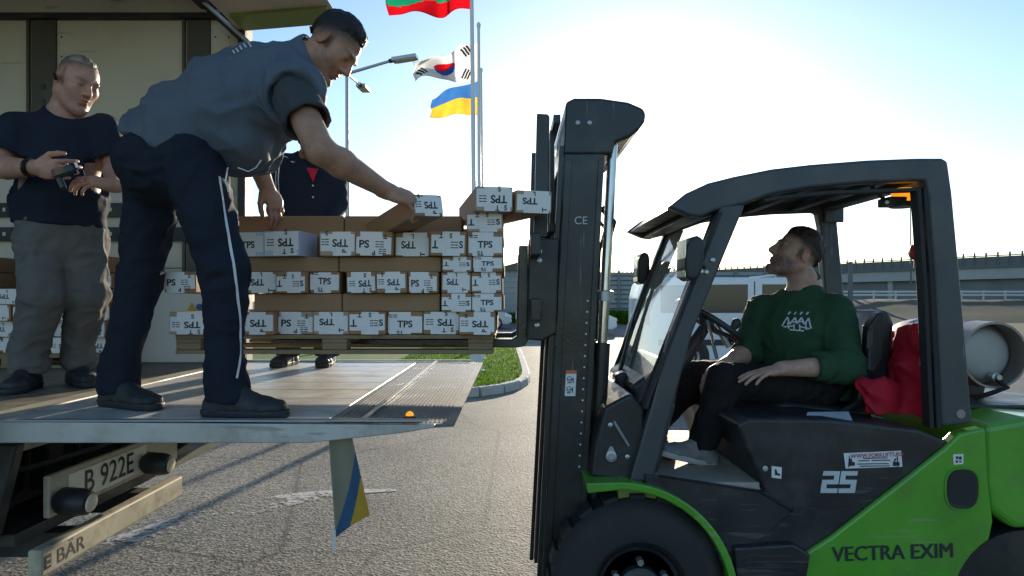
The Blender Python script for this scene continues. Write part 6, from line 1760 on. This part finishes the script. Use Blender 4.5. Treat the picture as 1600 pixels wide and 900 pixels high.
    # arm holes
    for s_, e_, rr in ((SR, ER, .100), (SL, EL, .096)):
        d = nrm(np.array([.10, np.sign(s_[1] - 2.45), -.25])); q = s_ + d*.03 + np.array([.02, 0, -.03])
        S.ell(q + d*.055, (.092, .075, .102), frame((1, 0, -.35), (.35, 0, 1)), .012, 'sub')
    S.cut(A_(272, 240, 2.45), (-.42, 0, -.91))
    vf = folds(.015, [((.75, .1, -.5), .11, 2.6, .9), ((.3, .2, -.9), .075, 2.4, .7), ((.9, .1, .2), .045, 2.8, .35)], 43)
    ve = sdf_object('vest', S, M['cloth_vest'], r, lambda P_: np.maximum(vf(P_), -.012) + .004)
    # reflective lettering on the upper back and piping at the collar
    for k in range(5):
        u = k/4
        a, b = A_(366 + 26*u, 84 - 8*u, 2.36), A_(371 + 26*u, 92 - 8*u, 2.33)
        ribbon_on('back_lettering', ve, [Vector(a), Vector(b)], .006, M['grey_ink'], ve, 5, ref=(-.25, -.55, .8))
    ribbon_on('back_lettering', ve, [Vector(A_(364, 80, 2.38)), Vector(A_(396, 70, 2.38))], .006, M['grey_ink'], ve, 14, ref=(-.25, -.55, .8))
    MB().tube([at(372, 262, 2.28), at(388, 268, 2.27), at(400, 262, 2.27), at(408, 250, 2.28)], .0022, 6).build('draw_cord', M['cloth_white'], ve, smooth=60)
    MB().tube([at(356, 262, 2.27), at(352, 282, 2.25), at(357, 300, 2.25)], .0022, 6).build('draw_cord', M['cloth_white'], ve, smooth=60)
    # small badge clipped at the chest
    MB().obox(at(503, 153, 2.40), (.03, .02, .035), Matrix.Rotation(R(20), 3, 'Y')).build('clip_badge', M['device_black'], r, bevel=.004)
    shoe('shoe', r, AR, (1, -.12, 0), .285, M['shoe_dark'], None, h=AR[2] - FZ - .001)
    shoe('shoe', r, AL, (.90, -.42, 0), .285, M['shoe_dark'], None, h=AL[2] - FZ - .001)
person_bending()

# ================================================================== man standing in the truck
def person_standing():
    r = empty('person', (-2.07, 3.02, FZ), 'short-haired man in navy tee shirt and grey trousers standing in the truck', 'person')
    skin = (.47, .26, .18)
    hd = Head(A_(121, 133, 3.0), (.84, -.46, -.30), (.30, -.02, .95), 1.03)
    nk = A_(98, 186, 3.03); ch = A_(96, 245, 3.03); pel = A_(95, 352, 3.05)
    SR, SL = A_(30, 207, 2.96), A_(160, 208, 3.08)
    ER, EL = A_(-6, 262, 2.85), A_(180, 262, 3.06)
    WR, WL = A_(58, 262, 2.70), A_(176, 290, 2.86)
    HRt, HLt = A_(66, 372, 2.99), A_(128, 372, 3.08)
    KR, KL = A_(66, 462, 2.93), A_(137, 460, 3.06)
    AR, AL = A_(44, 572, 2.97), A_(122, 562, 3.14)
    lat = SL - SR
    S = Sdf((-2.65, 2.45, FZ), (-1.55, 3.4, 2.68), .0058)
    S.loft([pel, A_(95, 300, 3.03), ch, nk], [(.15, .11), (.15, .12), (.16, .11), (.08, .07)], lat, .03)
    S.cone(SR, SL, .05, .05, .04); S.cone(nk, hd.w(-.02, 0, -.04), .070, .064, .03)
    for H_, K_, An in ((HRt, KR, AR), (HLt, KL, AL)):
        S.cone(pel, H_, .11, .09, .03); S.cone(H_, K_, .07, .05, .02); S.cone(K_, An, .048, .036, .02)
    arm(S, SR, ER, WR, (.052, .046, .045, .029)); arm(S, SL, EL, WL, (.050, .044, .042, .028))
    hd.build(S, nose=1.1, jaw=1.15, fat=.004)
    xhand(S, WR, (.95, -.25, -.12), (.30, .85, .15), 'R', curl=(.55, .6, .65, .7), tcurl=.35, tout=.7, sc=1.0)
    xhand(S, WL, (-.62, -.62, .15), (-.4, .4, -.8), 'L', curl=(.5, .55, .6, .6), tcurl=.4, tout=.6, sc=.98)
    hd.hl = (.42, .036, .082, .045, np.array((.15, .11, .08)))
    sdf_object('body', S, M['skin'], r, None, hd.tint(skin, hairc=(.10, .075, .055), stubble=.35))
    hd.hair(r, (.12, .095, .07), skin, slope=.42, off=.046, top=.004, side=-.003, fade=.035, grain=.003, front=.078, grey=(.30, .26, .20))
    # earpiece
    p = [Vector(hd.w(-.022, -.088, .010)), Vector(hd.w(.006, -.090, -.012))]
    MB().tube(p, [.007, .006], 8).build('earpiece', M['device_black'], r, smooth=60)
    # tee shirt
    S = Sdf((-2.7, 2.5, 1.75), (-1.5, 3.4, 2.5), .006)
    S.loft([A_(94, 352, 3.04), A_(94, 310, 3.03), A_(95, 250, 3.03), A_(97, 212, 3.03)], [(.185, .15), (.186, .16), (.19, .15), (.16, .115)], lat, .03)
    S.cone(SR, SL, .085, .082, .04); S.cone(A_(97, 212, 3.03), nk + (0, 0, .012), .12, .082, .03)
    S.cone(SR, SR + .72*(ER-SR), .082, .078, .03); S.cone(SL, SL + .8*(EL-SL), .080, .076, .03)
    for s_, e_, q in ((SR, ER, .70), (SL, EL, .80)):
        p = s_ + q*(e_-s_); S.cut_in(p, e_-s_, p + .06*nrm(e_-s_), .13)
        S.cone(p - .02*nrm(e_-s_), p + .04*nrm(e_-s_), .068, .070, 0, 'sub')
    hn = nrm(hd.c - nk); S.cut_in(nk + hn*.022, hn, nk + hn*.08, .11)
    S.cone(nk + hn*.005, nk + hn*.06, .074, .078, 0, 'sub')
    S.cut(A_(94, 352, 3.0), (-.05, 0, -1))
    sdf_object('tee_shirt', S, M['cloth_navy'], r, folds(.007, [((.5, 0, 1), .085, 2.0, 1), ((1, .2, -.4), .05, 2.4, .7)], 51))
    # trousers
    S = Sdf((-2.6, 2.6, FZ + .02), (-1.6, 3.45, 1.98), .0065)
    S.loft([A_(95, 380, 3.04), A_(95, 345, 3.04)], [(.165, .135), (.17, .14)], lat, .04)
    for H_, K_, An in ((HRt, KR, AR), (HLt, KL, AL)):
        S.cone(H_, K_, .102, .084, .04); S.cone(K_, An + (0, 0, .05), .084, .070, .03); S.cone(An + (0, 0, .06), An + (.01, 0, -.005), .073, .078, .02)
    S.cut((0, 0, FZ + .075), (0, 0, -1))
    sdf_object('trousers', S, M['cloth_grey'], r, folds(.010, [((.35, 0, 1), .07, 1.8, 1), ((1, .3, .2), .045, 2.2, .9)], 61))
    shoe('shoe', r, AR, (.25, -.95, 0), .26, M['shoe_dark'], None, h=AR[2] - FZ - .001)
    shoe('shoe', r, AL, (.75, -.65, 0), .26, M['shoe_dark'], None, h=AL[2] - FZ - .001)
    MB().lathe(Vector(WR) - V(.03, 0, 0), Vector((.95, -.25, -.12)), [(-.006, .034), (-.005, .0385), (.005, .0385), (.006, .034)], 20).build('wrist_band', M['device_black'], r, smooth=40)
    # device in his hand
    d0 = at(101, 268, 2.585)
    h = empty('handheld_scanner', d0, 'black handheld device held by the standing man in the truck', 'device')
    rot = Matrix.Rotation(R(-25), 3, 'Y') @ Matrix.Rotation(R(20), 3, 'Z')
    MB().obox(d0, (.088, .024, .042), rot).build('casing', M['device_black'], h, bevel=.01, seg=2)
    MB().obox(d0 + rot @ V(.0, -.0135, .003), (.062, .003, .027), rot).build('screen', M['car_glass'], h)
    MB().obox(d0 + rot @ V(-.027, .0, -.04), (.024, .020, .055), rot).build('grip', M['device_black'], h, bevel=.008)
    MB().obox(d0 + rot @ V(.048, 0, .008), (.010, .018, .022), rot).build('reading_window', M['reflector'], h)
person_standing()

# ================================================================== man behind the stack
def person_behind():
    r = empty('person', (-1.27, 4.08, FZ), 'man in a navy jacket with white shoulder stripes standing behind the carton stack', 'person')
    skin = (.34, .17, .105)
    hd = Head(A_(487, 218, 3.94), (.18, -.75, -.62), (.05, -.6, .8), .98)
    nk = A_(483, 246, 4.06); ch = A_(482, 285, 4.08); pel = A_(480, 385, 4.08)
    SR, SL = A_(444, 262, 4.06), A_(520, 260, 4.10)
    ER, EL = A_(434, 328, 4.08), A_(526, 318, 4.08)
    WR, WL = A_(452, 372, 3.92), A_(512, 360, 3.92)
    lat = SL - SR
    S = Sdf((-1.75, 3.6, FZ), (-.85, 4.32, 2.75), .0075)
    S.loft([pel, ch, nk], [(.14, .10), (.15, .10), (.07, .06)], lat, .03)
    S.cone(SR, SL, .05, .05, .04); S.cone(nk, hd.w(-.02, 0, -.04), .060, .056, .03)
    for s_ in (-1, 1):
        H_ = pel + (s_*.09, 0, -.03); K_ = H_ + (s_*.02, -.02, -.36); An = np.array([H_[0] + s_*.03, 4.1, FZ + .09])
        S.cone(pel, H_, .11, .09, .03); S.cone(H_, K_, .07, .05, .02); S.cone(K_, An, .048, .036, .02)
    arm(S, SR, ER, WR, (.05, .044, .042, .029)); arm(S, SL, EL, WL, (.05, .044, .042, .029))
    hd.build(S)
    xhand(S, WR, (.6, -.6, -.4), (.3, .3, -.9), 'R'); xhand(S, WL, (-.6, -.6, -.4), (-.3, .3, -.9), 'L')
    hd.hl = (.5, .014, .08, .03, np.array((.013, .011, .010)))
    sdf_object('body', S, M['skin'], r, None, hd.tint(skin))
    hd.hair(r, (.012, .010, .009), skin, slope=.5, off=.02, top=.008)
    S = Sdf((-1.8, 3.6, 1.6), (-.8, 4.32, 2.6), .007)
    S.loft([A_(480, 385, 4.08), A_(481, 330, 4.08), ch, A_(482, 262, 4.07)], [(.185, .15), (.19, .15), (.195, .14), (.15, .11)], lat, .03)
    S.cone(SR, SL, .08, .078, .04); S.cone(A_(482, 262, 4.07), nk + (0, 0, .03), .11, .075, .03)
    for s_, e_, w_ in ((SR, ER, WR), (SL, EL, WL)): S.cone(s_, e_, .076, .068, .03); S.cone(e_, e_ + .8*(w_-e_), .066, .05, .02)
    hn = nrm(hd.c - nk); S.cut_in(nk + (0, 0, .02), (0, .35, 1), nk + (0, 0, .1), .12)
    S.cone(nk + (0, -.03, -.05), nk + (0, -.07, .04), .045, .05, .01, 'sub')
    ja = sdf_object('jacket', S, M['cloth_navy'], r, folds(.007, [((.3, 0, 1), .08, 1.8, 1)], 71))
    for dx in (0, 4):
        ribbon_on('sleeve_stripe', ja, [at(436 + dx*1.1 + 6, 236, 3.8), at(433 + dx, 255, 3.8), at(431 + dx, 280, 3.8), at(433 + dx, 304, 3.8)], .008, M['cloth_white'], ja, 30)
    ve = MB().add([at(479, 262, 3.905), at(496, 264, 3.905), at(489, 284, 3.925)], [(0, 2, 1)]).build('red_collar', M['cloth_red'], r)
    ve.modifiers.new('thickness', 'SOLIDIFY').thickness = .01
    for y in (290, 308): MB().lathe(at(489, y, 3.93), (0,-1,0), [(0,.006),(.004,.005)], 8).build('button', M['cloth_white'], ja)
    S = Sdf((-1.8, 3.7, FZ + .03), (-.8, 4.32, 1.95), .008)
    S.loft([A_(480, 400, 4.08), A_(480, 372, 4.08)], [(.17, .14), (.18, .14)], lat, .04)
    for s_ in (-1, 1):
        H_ = pel + (s_*.09, 0, -.05); An = np.array([H_[0] + s_*.03, 4.1, FZ + .07]); S.cone(H_, An, .105, .075, .03)
    S.cut((0, 0, FZ + .06), (0, 0, -1))
    sdf_object('trousers', S, M['cloth_navy_dark'], r, folds(.008, [((.3, 0, 1), .08, 1.8, 1)], 81))
    for s_ in (-1, 1):
        shoe('shoe', r, np.array([pel[0] + s_*.12, 4.1, FZ + .09]), (s_*.1, -1, 0), .26, M['shoe_dark'], None, h=.089)
person_behind()

# ================================================================== forklift driver
def person_driver():
    r = empty('person', (1.45, 3.2, 1.04), 'driver in a dark green sweater sitting in the forklift and looking up', 'person')
    skin = (.47, .285, .21)
    hd = Head(A_(1242, 398, 3.15), (-.89, -.04, .42), (.42, .02, .90), 1.06)
    pel = np.array([1.47, 3.2, 1.135]); ch = A_(1248, 512, 3.16); nk = A_(1258, 443, 3.17)
    SR, SL = A_(1190, 484, 3.27), A_(1306, 488, 3.06)
    ER, EL = A_(1168, 550, 3.28), A_(1322, 572, 2.93)
    WR, WL = A_(1132, 570, 3.12), A_(1222, 576, 2.86)
    HL_, HR_ = np.array([1.44, 3.08, 1.10]), np.array([1.44, 3.32, 1.10])
    KL, KR = A_(1132, 596, 2.99), A_(1092, 588, 3.32)
    AL, AR = A_(1100, 700, 2.96), np.array([.70, 3.32, .84])
    lat = SL - SR
    S = Sdf((.45, 2.6, .70), (1.78, 3.6, 1.92), .0058)
    S.loft([pel, A_(1256, 560, 3.17), ch, nk], [(.14, .11), (.14, .11), (.16, .11), (.07, .065)], lat, .03)
    S.cone(SR, SL, .05, .05, .04); S.cone(nk, hd.w(-.02, 0, -.04), .065, .060, .03)
    for H_, K_, An in ((HR_, KR, AR), (HL_, KL, AL)):
        S.cone(pel, H_, .1, .08, .03); S.cone(H_, K_, .07, .05, .02); S.cone(K_, An, .048, .036, .02)
    arm(S, SR, ER, WR, (.052, .046, .046, .030)); arm(S, SL, EL, WL, (.054, .048, .047, .031))
    hd.build(S, nose=1.1, jaw=1.12)
    xhand(S, WL, (-.98, -.06, -.16), (-.12, .10, -1), 'L', curl=(.14, .16, .2, .25), spread=.12, tcurl=.1, tout=.8, sc=1.02)
    xhand(S, WR, (-.85, -.25, -.45), (-.3, .1, -.95), 'R', curl=(.3, .35, .4, .45), tcurl=.2, tout=.7, sc=1.0)
    hd.hl = (.52, .014, .082, .03, np.array((.042, .028, .024)))
    sdf_object('body', S, M['skin'], r, None, hd.tint(skin, hairc=(.05, .035, .03), stubble=1.0))
    hd.hair(r, (.040, .027, .023), skin, slope=.52, off=.022, top=.010, side=.001, fade=.03, grain=.003, front=.078)
    # sweater
    S = Sdf((1.0, 2.7, .98), (1.80, 3.55, 1.66), .006)
    S.loft([pel + (-.01, 0, -.06), A_(1262, 570, 3.17), ch, A_(1250, 478, 3.17)], [(.195, .15), (.19, .155), (.185, .145), (.13, .105)], lat, .03)
    S.cone(SR, SL, .068, .070, .04); S.cone(A_(1251, 486, 3.17), nk + (0, 0, .01), .10, .074, .05)
    S.cone(SR, ER, .072, .070, .03); S.cone(SL, EL, .080, .076, .03)
    cutL = EL + .52*(WL-EL); S.cone(EL, cutL, .080, .064, .02)
    cutR = ER + .30*(WR-ER); S.cone(ER, cutR, .072, .062, .02)
    for c_, e_, w_ in ((cutL, EL, WL), (cutR, ER, WR)):
        S.cut_in(c_, w_-e_, c_ + .05*nrm(w_-e_), .11); S.cone(c_ - .02*nrm(w_-e_), c_ + .03*nrm(w_-e_), .049, .051, 0, 'sub')
    hn = nrm(hd.w(-.03, 0, -.06) - nk); S.cut_in(nk + hn*.020, hn, nk + hn*.08, .11); S.cone(nk + hn*.005, nk + hn*.06, .067, .072, 0, 'sub')
    S.cut(pel + (0, 0, -.10), (0, 0, -1))
    sw = sdf_object('sweater', S, M['cloth_green'], r, folds(.008, [((.3, .1, 1), .085, 1.8, .9), ((1, -.4, -.3), .05, 2.2, .8)], 91))
    # pale emblem on the chest: a row of small strokes above a ragged winged outline
    x = V(.80, -.60, 0).normalized(); z = V(0, 0, 1); o = at(1237, 506, 2.95)
    vs = []; fs = []
    def line(a, b, w=.0035):
        d = (Vector(b) - Vector(a)); n_ = Vector((-d.y, d.x)).normalized()*w; k = len(vs); m_ = 6
        for i in range(m_+1):
            p = Vector(a) + d*(i/m_); vs.extend([tuple(p - n_), tuple(p + n_)])
        for i in range(m_): fs.append((k+2*i, k+2*i+2, k+2*i+3, k+2*i+1))
    for i in range(4): line((-.045 + .026*i, .040), (-.036 + .026*i, .052))
    zig = [(-.065, -.015), (-.045, .028), (-.030, -.005), (-.012, .026), (.0, -.002), (.014, .026), (.030, -.004), (.044, .024), (.060, -.022)]
    for i in range(len(zig)-1): line(zig[i], zig[i+1])
    for a, b in (((-.058, -.018), (-.01, -.012)), ((.008, -.014), (.055, -.024)), ((-.03, -.03), (.03, -.034)), ((-.02, .005), (.02, .008)), ((-.04, .004), (-.034, -.026)), ((.036, .002), (.040, -.030)), ((-.012, -.004), (-.012, -.028)), ((.012, -.004), (.012, -.030))): line(a, b, .003)
    decal_on('chest_emblem', sw, (vs, fs), o, x, z, M['grey_ink'], sw)
    # trousers
    S = Sdf((.5, 2.75, .76), (1.75, 3.6, 1.34), .0065)
    S.loft([pel + (.05, 0, -.01), pel + (-.08, 0, -.01)], [(.19, .11), (.19, .11)], (0, 1, 0), .04)
    for H_, K_, An in ((HR_, KR, AR), (HL_, KL, AL)):
        S.cone(H_, K_, .100, .080, .03); S.cone(K_, An + (0, 0, .03), .080, .064, .03)
    S.cut_in(AL + (0, 0, -.0), (-.1, 0, -1), AL + (0, 0, -.1), .13)
    sdf_object('trousers', S, M['cloth_black'], r, folds(.008, [((1, 0, .2), .07, 1.6, 1), ((.3, .5, 1), .045, 2.2, .8)], 101))
    fz_ = fZ(756)
    shoe('shoe', r, AL + (.0, 0, .01), (-.86, -.12, -.25), .27, M['shoe_grey'], None, down=(-.26, 0, -.96), h=.085, sole_m='sole_pale')
    shoe('shoe', r, AR + (0, 0, .0), (-.95, 0, .0), .27, M['shoe_grey'], None, h=AR[2] - fz_ - .001, sole_m='sole_pale')
person_driver()

# ================================================================== red jacket hung over the seat
def red_jacket():
    S = Sdf((1.35, 2.65, .90), (2.02, 3.5, 1.55), .006)
    S.loft([A_(1398, 522, 3.05), A_(1402, 575, 3.0), A_(1412, 660, 2.9)], [(.18, .022), (.20, .040), (.20, .075)], (0, 1, 0), .03)
    S.cone(A_(1410, 570, 2.9), A_(1458, 634, 2.86), .045, .035, .04); S.cone(A_(1440, 610, 2.9), A_(1410, 655, 2.85), .05, .06, .04)
    S.cone(A_(1345, 600, 2.86), A_(1388, 612, 2.86), .034, .06, .04); S.cone(A_(1370, 615, 2.84), A_(1375, 652, 2.84), .06, .065, .04)
    S.cut((0, 0, fZ(672) + .03), (0, 0, -1))
    r = sdf_object('jacket', S, M['jacket_red'], None, folds(.016, [((.2, .2, 1), .09, 2.2, 1), ((.8, 0, -.6), .06, 2.5, .8)], 111))
    tag(r, 'red jacket hung over the back of the forklift seat', 'jacket')
    MB().tube([at(1440, 628, 2.80), at(1452, 645, 2.80), at(1447, 665, 2.80)], .003, 5).build('zip', M['reflector'], r)
red_jacket()
